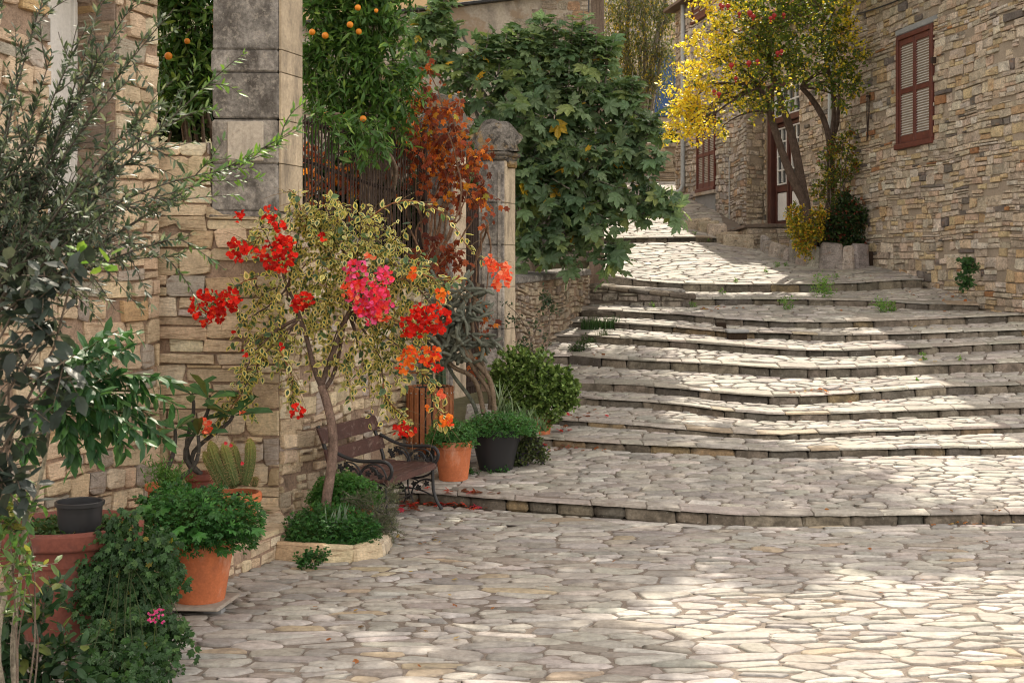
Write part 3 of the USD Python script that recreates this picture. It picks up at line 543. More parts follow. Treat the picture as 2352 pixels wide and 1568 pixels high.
# --- two gate piers with domed caps and the gate between
def gate_pier(d0, wid, zcap, ztop, label, base):
    s0 = sd(d0); o_ = frG(s0, .05, 0); t = thing('gate_pier', label, 'gate pier', (o_[0], o_[1], base))
    X0 = o_[0]; dep = .42; n = 5; zs = np.linspace(base - .1, zcap, n + 1)
    P = lambda a, b, z: np.array([X0 - wid * (1 - a) + b * dep * UL[0], o_[1] + b * dep * UL[1], z])
    for k in range(n):
        z0, z1 = zs[k] + .003, zs[k + 1] - .003
        put(t, 'block', colour(hexa([P(0, 0, z0), P(1, 0, z0), P(1, 1, z0), P(0, 1, z0), P(0, 0, z1), P(1, 0, z1), P(1, 1, z1), P(0, 1, z1)], .012), (.36, .33, .29) if k % 2 else (.31, .285, .26)), M['ashlar'])
        e = np.array([.03, 0, 0]); q0, q1 = P(1, .05, z0) , P(1, .95, z0)
        put(t, 'side_slab', colour(hexa([q0 - e, q0 + e * .8, q1 + e * .8, q1 - e] + [x + np.array([0, 0, z1 - z0]) for x in (q0 - e, q0 + e * .8, q1 + e * .8, q1 - e)], .006), (.52, .43, .31)), M['cream_ashlar'])  # right-hand face of the pier in a paler tone
    e = np.array([0, -.02, 0])
    for a in (.2, .8): put(t, 'pilaster_strip', colour(hexa([P(a - .06, 0, base) + e, P(a + .06, 0, base) + e, P(a + .06, .05, base), P(a - .06, .05, base), P(a - .06, 0, zcap - .15) + e, P(a + .06, 0, zcap - .15) + e, P(a + .06, .05, zcap - .15), P(a - .06, .05, zcap - .15)], .008), (.36, .32, .27)), M['ashlar'])
    c = P(.5, .5, zcap); H_ = ztop - zcap
    def ring(grow, z0, z1, g2):
        q = [P(a, b, 0) for a, b in ((0, 0), (1, 0), (1, 1), (0, 1))]
        return hexa([c * [1, 1, 0] + (x - c * [1, 1, 0]) * [grow, grow, 0] + [0, 0, z0] for x in [w * [1, 1, 0] for w in q]] + [c * [1, 1, 0] + (x - c * [1, 1, 0]) * [g2, g2, 0] + [0, 0, z1] for x in [w * [1, 1, 0] for w in q]], .03)
    put(t, 'cornice', join([ring(1.05, zcap, zcap + .06, 1.35), ring(1.4, zcap + .063, zcap + .13, 1.45)]), M['lichen'])
    a = np.linspace(0, 1, 9); rr = wid * .78 * np.cos(a * 1.35) ** .7 + .03; V, F = lathe(np.stack([np.r_[rr, .0], np.r_[zcap + .13 + (H_ - .13) * np.sin(a * math.pi / 2) ** .9, ztop + .01]], 1), 18, (c[0], c[1], 0))
    V = V + (meshkit.noise(V * 7)[:, None] - .5) * .07
    put(t, 'domed_cap', (V, F), M['lichen'], smooth=40)
    put(t, 'volute', join([tube([c + np.array([sg * wid * .55, 0, .28 - .04 * k_]) + np.array([sg * .10 * math.cos(k_ * .8), -.02 * k_, .09 * math.sin(k_ * .8)]) for k_ in range(8)], np.linspace(.1, .05, 8), 7) for sg in (1, -1)]), M['lichen'], smooth=40)
    return t
gate_pier(15.75, .33, 3.78, 4.42, 'nearer gate pier with lichened domed cap draped in red vine', .9)
gate_pier(17.55, .34, 3.78, 4.32, 'farther gate pier with a smaller domed cap beside the fig tree', 1.1)
gt = thing('iron_gate', 'narrow rusty gate standing between the two gate piers', 'gate', frG(sd(16.6), -.2, 1))
for k in range(14): put(gt, 'bar', frG.box(sd(16.12) + k * .09, sd(16.12) + k * .09 + .03, -.22, -.19, .75, 3.4, .004), M['rust'])
for z in (.85, 2.1, 3.3): put(gt, 'rail', frG.box(sd(16.1), sd(17.4), -.19, -.165, z, z + .05, .004), M['rust'])

# --- rubble wall on the right of the piers
ru = thing('rubble_wall', 'rubble wall with grey coping under the overhanging fig tree', 'wall', frG(sd(20), 0, 1))
put(ru, 'wall', wall_body(sd(17.95), sd(21.75), lambda s: .4), M['wall_mortar'])
o, rg = coursed(sd(21.74), .7, lambda s: cop(s) - .11, (.06, .15), (.07, .2), .012, 51, wob=.04, s0=sd(17.97), split=.4)
pieces(ru, 'stone', face_stones(frG, o, rg, [(5, (.43, .35, .25)), (3, (.36, .30, .23)), (2, (.26, .22, .18)), (2, (.48, .40, .3))], (.02, .07), .014, .014), M['wall_stone'], cap=240, rest='small_stones')
coping(ru, sd(17.95), sd(21.75), 4, 52)

# --- low terrace wall by the pole
tw = thing('terrace_wall', 'low wall of large grey blocks at the foot of the wooden pole', 'wall', (2, 21.3, 1.7))
A_, B_ = np.array([1.27, 21.72]), np.array([2.82, 20.95]); frT = Frame(A_, B_ - A_); LT = float(np.linalg.norm(B_ - A_))
ttop = lambda s: np.interp(s, [0, LT], [2.12, 1.95])
ter = [A_, B_, (2.9, 22.4), (1.55, 23.6), (1.3, 22.6)]
V = np.array([(x, d, 1.3) for x, d in ter] + [(x, d, z - .03) for (x, d), z in zip(ter, (2.12, 1.95, 2.02, 2.14, 2.14))]); n = 5
put(tw, 'fill', (V, np.array([f for k in range(n) for f in ((k, (k + 1) % n, n + (k + 1) % n), (k, n + (k + 1) % n, n + k))] + [(5, 6, 7), (5, 7, 8), (5, 8, 9)])), M['mortar'])
o, rg = coursed(LT, 1.5, lambda s: ttop(s) - .075, (.1, .17), (.2, .42), .01, 61, wob=.008, split=.2)
pieces(tw, 'block', face_stones(frT, o, rg, [(3, (.36, .32, .26)), (2, (.28, .25, .21)), (2, (.42, .37, .3))], (.03, .05)), M['edge'], rest='small_blocks')
e = np.linspace(0, LT, 6); rng = np.random.default_rng(62)
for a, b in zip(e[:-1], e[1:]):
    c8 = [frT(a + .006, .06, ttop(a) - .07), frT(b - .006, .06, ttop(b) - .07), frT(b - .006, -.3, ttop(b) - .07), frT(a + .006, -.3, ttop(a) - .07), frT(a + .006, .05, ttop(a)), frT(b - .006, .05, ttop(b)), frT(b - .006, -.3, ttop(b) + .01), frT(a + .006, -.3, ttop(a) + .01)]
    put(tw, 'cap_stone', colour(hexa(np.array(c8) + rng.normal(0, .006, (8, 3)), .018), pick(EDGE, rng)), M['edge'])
tr = Polygon([A_ + (.1, .15), B_ + (-.02, .3), (2.85, 22.1), (1.6, 23.3)]).buffer(0)
pieces(tw, 'paving_stone', crazy_paving(tr, .26, 1.2, .012, 63, PALE, lambda a, b: 2.1 + 0 * a - .06 * np.maximum(a - 1.3, 0) - 0.0), M['paving'], rest='small_paving_stones', smooth=True)
# ------------------------------------------------------------------ house on the right
EH = np.array([-.1618, .9868]); NH = np.array([-.9868, -.1618])
rh = thing('shuttered_house', 'tall house of multicoloured rubble stone with one red shuttered window on the right', 'house', (7.2, 20, 1))
frH = oriented((7.49, 18.3, 0), EH, NH); sh = lambda d: (d - 18.3) / .9868
LH = sh(29.6); d0s, d1s, dz0, dz1 = sh(27.55), sh(29.5), 3.32, 6.42
w0, w1, wz0, wz1 = sh(21.75), sh(23.07), 4.45, 6.39
foot = ccw([frH(0, 0, 0)[:2], frH(LH, 0, 0)[:2], frH(LH, -5.5, 0)[:2], frH(0, -5.5, 0)[:2]])
dr = ccw([frH(d0s, .2, 0)[:2], frH(d1s, .2, 0)[:2], frH(d1s, -.3, 0)[:2], frH(d0s, -.3, 0)[:2]])
put(rh, 'wall', man_mesh(prism(foot, 0, 7.6) - prism(dr, dz0, dz1)), M['house_mortar'])
holes = [sbox(w0 - .01, wz0 - .02, w1 + .01, wz1 + .12), sbox(d0s - .01, dz0 - .2, d1s + .01, dz1 + .01)]
o, rg = coursed(LH - .02, lambda s: 1.15 + .10 * s, 7.55, (.06, .19), (.11, .36), .0065, 71, holes, wob=.011, s0=.02, split=.34)
pieces(rh, 'stone', face_stones(frH, o, rg, MIXED, (.006, .045), .009, .006), M['house_stone'], cap=300, rest='small_stones')
put(rh, 'lintel', frH.box(w0 - .12, w1 + .06, -.03, .03, wz1 + .012, wz1 + .115, .012), M['cement'])
# red frame and two louvred leaves
def shutter_window(parent, fr, a0, a1, z0, z1, leaves, fw=.085, proud=.05, frame='window_frame'):
    put(parent, frame, join([fr.box(a0, a0 + fw, -.06, proud, z0, z1, .01), fr.box(a1 - fw, a1, -.06, proud, z0, z1, .01), fr.box(a0 + fw + .001, a1 - fw - .001, -.06, proud - .003, z1 - fw, z1, .01), fr.box(a0 - .02, a1 + .02, -.06, proud + .03, z0 - .03, z0 + fw * .8, .012)]), M['shutter_paint'])
    put(parent, 'window_recess', fr.box(a0 + .03, a1 - .03, -.05, -.03, z0 + .03, z1 - .03), M['glass'])
    L0, L1 = a0 + fw + .004, a1 - fw - .004; w = (L1 - L0) / leaves; zb, zt = z0 + fw * .8 + .004, z1 - fw - .004; zm = zb + (zt - zb) * .5
    for k in range(leaves):
        p, q = L0 + k * w + .003, L0 + (k + 1) * w - .003; r = .055
        sp = put(parent, 'shutter', join([fr.box(p, p + r, -.01, .03, zb, zt, .008), fr.box(q - r, q, -.01, .03, zb, zt, .008)] + [fr.box(p + r + .001, q - r - .001, -.01, .027, z, z + h, .008) for z, h in ((zb, .13), (zm - .045, .09), (zt - .1, .1))]), M['shutter_paint'])
        for lo, hi in ((zb + .135, zm - .05), (zm + .05, zt - .105)):
            nsl = max(6, int(round((hi - lo) / .043))); step = (hi - lo) / nsl
            for j in range(nsl):
                z = lo + j * step + .003; V = [(p + r, -.012, z), (q - r, -.012, z), (q - r, -.004, z - .002), (p + r, -.004, z - .002)]
                c8 = np.array([(p + r + .001, .018, z), (q - r - .001, .018, z), (q - r - .001, .024, z + .004), (p + r + .001, .024, z + .004),
                               (p + r + .001, -.012, z + step * .5), (q - r - .001, -.012, z + step * .5), (q - r - .001, -.006, z + step * .5 + .004), (p + r + .001, -.006, z + step * .5 + .004)])
                put(sp, 'slat', fr.mesh(hexa(c8, .001)), M['louver_paint'])
shutter_window(rh, frH, w0, w1, wz0, wz1, 2)
put(rh, 'shutter_catch', join([tube([frH(w0 - .03, .03, 5.75), frH(w0 - .12, .10, 5.75)], .022, 6), frH.box(w0 - .16, w0 - .10, .05, .13, 5.70, 5.80)]), M['rust'])
# door: brown frame, two leaves with white panels and panes, transom light above
put(rh, 'door_frame', join([frH.box(d0s, d0s + .12, -.2, -.06, dz0, dz1, .01), frH.box(d1s - .22, d1s, -.2, -.02, dz0, dz1, .01), frH.box(d0s + .121, d1s - .221, -.2, -.062, dz1 - .1, dz1, .01), frH.box(d0s + .121, d1s - .221, -.2, -.05, 5.55, 5.68, .01)]), M['door_wood'])
put(rh, 'door_recess', frH.box(d0s + .02, d1s - .02, -.29, -.25, dz0, dz1), M['glass'])
da, db = d0s + .125, d1s - .225; mid = .5 * (da + db)
for p, q in ((da, mid - .04), (mid + .04, db)):
    lf = put(rh, 'door', join([frH.box(p, p + .1, -.2, -.12, dz0 + .01, 5.545, .01), frH.box(q - .1, q, -.2, -.12, dz0 + .01, 5.545, .01), frH.box(p + .101, q - .101, -.2, -.122, 4.05, 4.2, .01), frH.box(p + .101, q - .101, -.2, -.122, dz0 + .01, dz0 + .1, .01), frH.box(p + .101, q - .101, -.2, -.122, 5.46, 5.545, .01)]), M['door_wood'])
    put(lf, 'panel', frH.box(p + .105, q - .105, -.18, -.135, dz0 + .11, 4.04, .012), M['white_paint'], label='white lower panel')
    m = [frH.box(p + .102, p + .142, -.175, -.118, 4.21, 5.45), frH.box(q - .142, q - .102, -.175, -.118, 4.21, 5.45), frH.box(.5 * (p + q) - .016, .5 * (p + q) + .016, -.17, -.12, 4.255, 5.41)]
    for z in (4.21, 4.51, 4.82, 5.13, 5.42): m.append(frH.box(p + .143, q - .143, -.172, -.124, z, z + .035))
    put(lf, 'glazing_bars', join(m), M['white_paint'])
    put(lf, 'glass', frH.box(p + .11, q - .11, -.165, -.155, 4.22, 5.45, .001), M['glass'])
put(rh, 'door_post', frH.box(mid - .037, mid + .037, -.19, -.09, dz0, 5.545, .01), M['door_wood'])
m = []
for s_ in np.linspace(da, db - .035, 5): m.append(frH.box(s_, s_ + .035, -.17, -.1, 5.69, 6.31))
for z in (5.69, 5.98, 6.27): m.append(frH.box(da + .04, db - .04, -.168, -.104, z, z + .035))
put(rh, 'transom_bars', join(m), M['white_paint']); put(rh, 'transom_glass', frH.box(da, db, -.16, -.15, 5.69, 6.31, .001), M['glass'])
put(rh, 'threshold', frH.box(d0s, d1s, -.24, .02, dz0 - .02, dz0 + .012), M['cement'])
# eave, roof, downpipe, cable
put(rh, 'eave', frH.box(2.6, LH + .3, -.05, .42, 7.60, 7.68, .01), M['eave_wood'])
put(rh, 'eave', frH.box(-.3, 2.59, -.05, .42, 7.60, 7.68, .01), M['eave_wood'])
rt = [frH(s_, n_, z_) for s_, n_, z_ in ((-.3, .5, 7.70), (LH + .3, .5, 7.70), (LH + .3, -5.6, 9.3), (-.3, -5.6, 9.3))]
put(rh, 'roof', hexa(rt + [p + np.array([0, 0, .09]) for p in rt], .02), M['roof'])
put(rh, 'downpipe', tube([frH(sh(25.75), .10, z) for z in (7.6, 6, 4.5, 2.9)], .05, 10), M['pipe'], smooth=40)
cb = spline([frH(sh(24.6), .07, 7.08), frH(sh(23.2), .07, 7.00), frH(sh(21.9), .07, 7.02), frH(sh(20.3), .07, 7.25)], 20)
put(rh, 'cable', tube(cb, .016, 5), M['iron'])
put(rh, 'iron_hook', join([tube([frH(sh(24.15), .03, 5.5), frH(sh(24.0), .14, 5.48)], .03, 6), tube(spline([frH(sh(24.1), .1, 5.46), frH(sh(24.1), .1, 5.0), frH(sh(24.15), .06, 4.75)], 8), .012, 5), tube(spline([frH(sh(24.02), .1, 5.46), frH(sh(24.05), .1, 5.0), frH(sh(24.2), .06, 4.7)], 8), .012, 5)]), M['rust'])

# --- far house, a step further out into the street
fh = thing('far_house', 'stone house beyond the door with narrow red shutters and a pale drainpipe', 'house', (5, 31, 3))
frF = oriented((5.25, 29.7, 0), EH, NH); sf = lambda d: (d - 29.7) / .9868
LF = sf(35.2); foot = ccw([frF(0, 0, 0)[:2], frF(LF, 0, 0)[:2], frF(LF, -6, 0)[:2], frF(0, -6, 0)[:2]])
put(fh, 'wall', man_mesh(prism(foot, 2, 9.2)), M['house_mortar'])
fa0, fa1, fz0, fz1 = sf(31.85), sf(33.3), 4.32, 6.1; up0, up1 = sf(32.5), sf(33.7)
holes = [sbox(fa0 - .02, 3.2, fa1 + .02, fz1 + .22), sbox(up0 - .02, 8.55, up1 + .02, 9.3)]
o, rg = coursed(LF - .02, 3.0, 9.15, (.09, .2), (.1, .32), .011, 81, holes, wob=.03, s0=.02, split=.35)
FARP = [(5, (.54, .48, .40)), (4, (.48, .43, .375)), (3, (.58, .53, .46)), (2, (.38, .355, .33)), (1, (.50, .36, .24))]
pieces(fh, 'stone', face_stones(frF, o, rg, FARP, (.008, .04), .012), M['house_stone'], cap=220, rest='small_stones')
frP = oriented((5.25, 29.7, 0), -NH, -EH)
o, rg = coursed(.46, 3.0, 9.1, (.09, .2), (.1, .25), .009, 82)
pieces(fh, 'quoin_stone', face_stones(frP, o, rg, MIXED[:4] + MIXED[6:8], (.008, .03), .012), M['house_stone'], rest='small_stones')
shutter_window(fh, frF, fa0, fa1, fz0, fz1, 3, .07)
shutter_window(fh, frF, up0, up1, 8.6, 9.15, 2, .07, frame='upper_window_frame')
put(fh, 'lintel', frF.box(fa0 - .15, fa1 + .15, -.03, .09, fz1 + .03, fz1 + .2, .02), M['eave_wood'], label='dark timber lintel')
put(fh, 'window_sill', frF.box(fa0 - .1, fa1 + .1, -.02, .10, fz0 - .12, fz0 - .035, .01), M['plaster'])
put(fh, 'render_panel', frF.box(fa0 - .04, fa1 + .12, -.02, .035, 3.0, fz0 - .125, .006), M['cement'])
pp = [frF(sf(34.3), .09, z) for z in (9.2, 7, 5, 4.55)] + [frF(sf(34.3), .16, 4.42), frF(sf(34.3), .28, 4.36)]
put(fh, 'drainpipe', tube(pp, .055, 10), M['pipe'], smooth=40)
put(fh, 'thin_conduit', tube([frF(sf(30.75), .05, z) for z in (3.3, 4.2, 4.9)], .012, 5), M['pipe'])
put(fh, 'eave', frF.box(-.1, LF + .2, -.05, .3, 9.2, 9.28), M['eave_wood'])

# --- doorstep platform and its retaining wall
pf = thing('doorstep_platform', 'raised stone platform with slab coping in front of the brown door', 'platform', (5.2, 28, 2.8))
c0, c1 = np.array([4.84, 27.3]), np.array([6.02, 27.35]); far_ = np.array([4.42, 29.9])
put(pf, 'fill', man_mesh(prism(ccw([c0, c1, (5.7, 29.62), (5.22, 29.68), far_]), 2.0, 3.22)), M['house_mortar'])
fr1 = Frame(c0, c1 - c0); fr2 = oriented((*far_, 0), c0 - far_, np.array([-.987, -.16]))
L1, L2 = float(np.linalg.norm(c1 - c0)), float(np.linalg.norm(c0 - far_))
o, rg = coursed(L1, 2.45, 3.21, (.08, .17), (.12, .34), .009, 91, wob=.01); ms = face_stones(fr1, o, rg, MIXED, (.01, .03), .012)
o, rg = coursed(L2, 2.45, lambda s: np.interp(s, [0, L2], [3.04, 3.21]), (.08, .17), (.12, .3), .009, 92, wob=.01); ms += face_stones(fr2, o, rg, MIXED, (.01, .03), .012)
pieces(pf, 'stone', ms, M['house_stone'], rest='small_stones')
for a, b in ((0, .6), (.61, L1)): put(pf, 'coping_slab', fr1.box(a, b, -.35, .07, 3.225, 3.30, .012), M['eave_wood'])
e = np.linspace(0, L2, 4)
for a, b in zip(e[:-1], e[1:]):
    z0, z1 = np.interp([a, b], [0, L2], [3.09, 3.29]); c8 = [fr2(a + .004, .07, z0 - .07), fr2(b - .004, .07, z1 - .07), fr2(b - .004, -.3, z1 - .07), fr2(a + .004, -.3, z0 - .07), fr2(a + .004, .06, z0), fr2(b - .004, .06, z1), fr2(b - .004, -.3, z1), fr2(a + .004, -.3, z0)]
    put(pf, 'coping_slab', hexa(c8, .012), M['eave_wood'])
put(pf, 'platform_top', man_mesh(prism(ccw([c0 + (.33, .36), c1 + (-.06, .36), (5.68, 29.6), (5.24, 29.64), far_ + (.32, -.1)]), 3.222, 3.285)), M['cement'])
rng = np.random.default_rng(93); ms = []
for k in range(5):
    x, d = np.interp(k, [0, 4], [4.62, 3.98]), np.interp(k, [0, 4], [27.15, 28.3]); z = float(terrain(x, d)); w = rng.uniform(.16, .3)
    ms.append(colour(hexa(np.array([(x - w, d - .1, z - .1), (x + w, d - .2, z - .1), (x + w, d + .2, z - .1), (x - w, d + .25, z - .1), (x - w, d - .1, z + .24), (x + w * .9, d - .2, z + .26), (x + w, d + .2, z + .26), (x - w, d + .25, z + .24)]) + rng.normal(0, .02, (8, 3)), .035), pick(MIXED[:4], rng)))
for m in ms: put(pf, 'kerb_boulder', m, M['house_stone'])

# --- planter of big stones round the pomegranate
pn = thing('stone_planter', 'low planter of big upright pale stones at the foot of the pomegranate tree', 'planter', (5.6, 24.3, 2.4))
line = spline([(4.98, 26.9), (5.03, 26.0), (5.2, 24.9), (5.55, 24.05), (6.05, 23.75), (6.5, 23.95)], 40); rng = np.random.default_rng(95); i = 0; acc = np.r_[0, np.cumsum(np.linalg.norm(np.diff(line, axis=0), axis=1))]
s = 0.0
while s < acc[-1] - .1:
    w = rng.uniform(.22, .5); p = np.array([np.interp(s + .01, acc, line[:, 0]), np.interp(s + .01, acc, line[:, 1])]); q = np.array([np.interp(s + w - .01, acc, line[:, 0]), np.interp(s + w - .01, acc, line[:, 1])])
    u = (q - p) / np.linalg.norm(q - p); nn = np.array([-u[1], u[0]]); z0, z1 = float(terrain(*p)), float(terrain(*q)); hh = rng.uniform(.26, .42) * (1.15 if p[1] < 25 else .8)
    c8 = np.array([(*p, z0 - .1), (*q, z1 - .1), (*(q + nn * .2), z1 - .1), (*(p + nn * .2), z0 - .1), (*(p + nn * .03 + u * .03), z0 + hh), (*(q + nn * .03 - u * .03), z1 + hh * .95), (*(q + nn * .17), z1 + hh * .95), (*(p + nn * .17), z0 + hh)]) + rng.normal(0, .018, (8, 3))
    put(pn, 'stone', colour(hexa(c8, .04), pick([(3, (.40, .35, .30)), (2, (.34, .31, .28)), (1, (.3, .26, .22))], rng)), M['house_stone']); s += w
so = [(5.05, 26.95), (5.12, 26.0), (5.3, 24.95), (5.62, 24.15), (6.08, 23.87), (6.55, 24.0), (6.25, 25.7), (6.05, 27.2)]
put(pn, 'soil', man_mesh(prism(ccw(so), 2.2, 2.68)), M['soil'])

# ------------------------------------------------------------------ far background
ph = thing('plastered_building', 'crumbling plastered stone building with a thin metal roof edge behind the fig tree', 'building', (-.5, 26, 3))
a0, a1 = np.array([-4.2, 25.2]), np.array([1.62, 26.6]); frB = Frame(a0, a1 - a0); LB = float(np.linalg.norm(a1 - a0))
rtop = lambda s: np.interp(s, [0, LB], [6.95, 7.95])
V = np.array([frB(0, 0, 2), frB(LB, 0, 2), frB(LB, -4, 2), frB(0, -4, 2), frB(0, 0, rtop(0)), frB(LB, 0, rtop(LB)), frB(LB, -4, rtop(LB)), frB(0, -4, rtop(0))]); put(ph, 'wall', hexa(V, .01), M['plaster'])
c8 = [frB(-.1, .14, rtop(0) + .002), frB(LB + .1, .14, rtop(LB) + .002), frB(LB + .1, -4, rtop(LB) + .002), frB(-.1, -4, rtop(0) + .002)]
put(ph, 'roof_edge', hexa(c8 + [p + np.array([0, 0, .06]) for p in c8], .008), M['iron'])
o, rg = coursed(LB, 3.0, lambda s: rtop(s) - .1, (.1, .2), (.16, .42), .014, 97, wob=.03)
rng = np.random.default_rng(98); keep = [Q for Q in o if meshkit.fbm(np.array([[Q[:, 0].mean() * .55, Q[:, 1].mean() * .7, 3.0]]), 3, 4)[0] > .52]
pieces(ph, 'bare_stone', face_stones(frB, keep, rg, [(3, (.42, .36, .29)), (2, (.36, .30, .24)), (1, (.4, .27, .17))], (.006, .02), .01), M['house_stone'], cap=80, rest='small_stones')
for s_ in (LB * .56, LB * .80): put(ph, 'vertical_pipe', tube([frB(s_, .06, z) for z in (4.0, 7.0 if s_ > 3.5 else 6.5)], .028, 6), M['iron'])
bh = thing('beige_house', 'beige rendered house with blue balcony woodwork above the orange tree', 'house', (-1, 32, 4))
put(bh, 'wall', man_mesh(prism(ccw([(-7, 31), (-.95, 32.5), (-2, 39), (-8, 38)]), 3, 12)), M['beige'])
frC = Frame((-.9, 32.45), (.97, .24))
put(bh, 'balcony_wall', man_mesh(prism(ccw([(-.94, 32.52), (2.1, 33.2), (1, 39), (-1.99, 39)]), 3, 12)), M['beige'])
put(bh, 'blue_panel', frC.box(.15, 2.6, .02, .07, 8.55, 11.5, .01), M['pale_blue'])
for k in range(6): put(bh, 'blue_batten', frC.box(.15 + k * .48, .22 + k * .48, .072, .12, 8.55, 11.5, .008), M['blue_paint'])
for k in range(5):
    a, b = frC(.22 + k * .48, .1, 8.9), frC(.63 + k * .48, .1, 9.6); put(bh, 'blue_batten', tube([a, b], .035, 4), M['blue_paint'])

bl = thing('blue_shuttered_house', 'distant stone house with blue doors half hidden by the pale tree', 'house', (6, 46, 6))
frD = Frame((1.5, 45.0), (1, .05)); put(bl, 'wall', frD.box(0, 8, -5, 0, 3, 15, .02), M['house_mortar'])
o, rg = coursed(8, 4.5, 12, (.16, .3), (.25, .6), .02, 99, [sbox(3.3, 5.4, 4.7, 9.8)], wob=.02)
pieces(bl, 'stone', face_stones(frD, o, rg, FARP, (.01, .04), .02), M['house_stone'], cap=90, rest='small_stones')
for (a, b, z0, z1) in ((3.35, 3.95, 7.6, 9.7), (4.0, 4.6, 7.6, 9.7), (3.35, 4.0, 5.5, 7.2)):
    dd = put(bl, 'blue_door', frD.box(a, b, .0, .06, z0, z1, .01), M['blue_paint'])
    for z in (z0 + .12, .5 * (z0 + z1) + .05): put(dd, 'panel', frD.box(a + .1, b - .1, .061, .085, z, z + .5 * (z1 - z0) - .25, .01), M['blue_paint'])
put(bl, 'roof', frD.box(-.3, 8.3, -5, .4, 15, 15.3, .02), M['roof'])
fw = thing('dry_stone_wall', 'dark dry stone retaining wall at the top of the street', 'wall', (4, 39.5, 5))
frW = Frame((1.0, 39.6), (1, -.03)); put(fw, 'wall', frW.box(0, 4.2, -.5, 0, 3.5, 6.15, .02), M['house_mortar'])
o, rg = coursed(4.2, 4.6, 6.15, (.1, .2), (.16, .5), .008, 103, wob=.03)
pieces(fw, 'stone', face_stones(frW, o, rg, [(3, (.42, .36, .28)), (2, (.34, .3, .25)), (1, (.48, .4, .3))], (.02, .05), .016), M['wall_stone'], cap=80, rest='small_stones')
bp = thing('blue_gate_post', 'pale blue painted gate post beside the drainpipe', 'post', (4.65, 36.6, 4.5))
put(bp, 'post', boxm((4.60, 36.5, 4.3), (4.78, 36.7, 6.0), .02), M['pale_blue']); put(bp, 'low_screen', boxm((4.56, 36.2, 4.3), (4.9, 36.45, 5.3), .02), M['cement'])
po = thing('utility_pole', 'weathered wooden utility pole in front of the plastered building', 'pole', (1.39, 22.1, 2.1))
put(po, 'pole', tube([(1.40, 22.0, 1.9), (1.41, 22.0, 5), (1.43, 22.02, 10.5)], [.125, .115, .10], 14), M['pole_wood'], smooth=True)
put(po, 'metal_strap', join([tube([(1.27, 21.99, 6.6), (1.27, 21.98, 9)], .012, 5)]), M['iron'])
# ------------------------------------------------------------------ leaves
def fan(out, zc=0.0, c=(.5, 0)):
    out = np.asarray(out, float); n = len(out); z = out[:, 2] if out.shape[1] > 2 else np.zeros(n)
    V = np.vstack([[(c[0], c[1], zc)], np.column_stack([out[:, :2], z])]); return V, np.array([(0, i + 1, (i + 1) % n + 1) for i in range(n)])
def two_sided(w, fold=.05, curl=.12, mid=.42):
    V = np.array([(0, 0, 0), (mid, 0, -fold * .4), (1, 0, -curl), (mid * .5, w * .75, fold), (mid + .22, w * .9, fold * .5 - curl * .3), (mid * .5, -w * .75, fold), (mid + .22, -w * .9, fold * .5 - curl * .3)])
    return V, np.array([(0, 1, 3), (3, 1, 4), (4, 1, 2), (0, 5, 1), (5, 6, 1), (6, 2, 1)])
OVATE, LANCE, NARROW = two_sided(.34), two_sided(.16, .03, .2), two_sided(.12, .02, .06)
PADDLE = (np.array([(0, 0, 0), (.5, 0, -.03), (1, 0, -.1), (.2, .06, .01), (.6, .19, .05), (.9, .14, 0), (.2, -.06, .01), (.6, -.19, .05), (.9, -.14, 0)]),
          np.array([(0, 1, 3), (3, 1, 4), (4, 1, 5), (5, 1, 2), (0, 6, 1), (6, 7, 1), (7, 8, 1), (8, 2, 1)]))
def lobed(lobes, c=(.28, 0)):
    """lobes: (angle, length, half width angle); a palmate leaf whose stalk meets it at the origin"""
    out = [(0.02, -.04, .0)]
    for a, L, w in lobes:
        for da, f, z in ((-w, .62, .03), (-w * .45, .9, -.02), (0, 1.0, -.10), (w * .45, .9, -.02), (w, .62, .03)):
            out.append((c[0] + L * f * math.cos(a + da), L * f * math.sin(a + da), z - .10 * L * f))
    out.append((0.02, .04, .0)); return fan(out, .05, c)
def lobed2(lobes, c=(.28, 0), notch=.3):
    out = [(0.0, 0.0, .0)]
    for k, (a, L, w) in enumerate(lobes):
        out += [(c[0] + L * .72 * math.cos(a - w), L * .72 * math.sin(a - w), 0), (c[0] + L * math.cos(a), L * math.sin(a), -.12 * L), (c[0] + L * .72 * math.cos(a + w), L * .72 * math.sin(a + w), 0)]
        if k + 1 < len(lobes): b = .5 * (a + lobes[k + 1][0]); out.append((c[0] + notch * math.cos(b), notch * math.sin(b), .05))
    return fan(out, .02, c)
FIG = lobed2([(-1.8, .42, .36), (-.86, .58, .30), (0, .70, .30), (.86, .58, .30), (1.8, .42, .36)], (.30, 0), .36)
VINE = lobed2([(-1.9, .40, .3), (-.9, .52, .3), (0, .62, .3), (.9, .52, .3), (1.9, .40, .3)], (.36, 0), .30)
IVY = lobed2([(-1.8, .40, .35), (-.85, .48, .3), (0, .55, .28), (.85, .48, .3), (1.8, .40, .35)], (.4, 0), .32)
PARS = lobed2([(-1.1, .5, .3), (0, .65, .28), (1.1, .5, .3)], (.3, 0), .12)
BLADE = (np.array([(0, -.05, 0), (0, .05, 0), (.5, -.045, .06), (.5, .045, .06), (1, 0, -.05)]), np.array([(0, 2, 1), (1, 2, 3), (2, 4, 3)]))
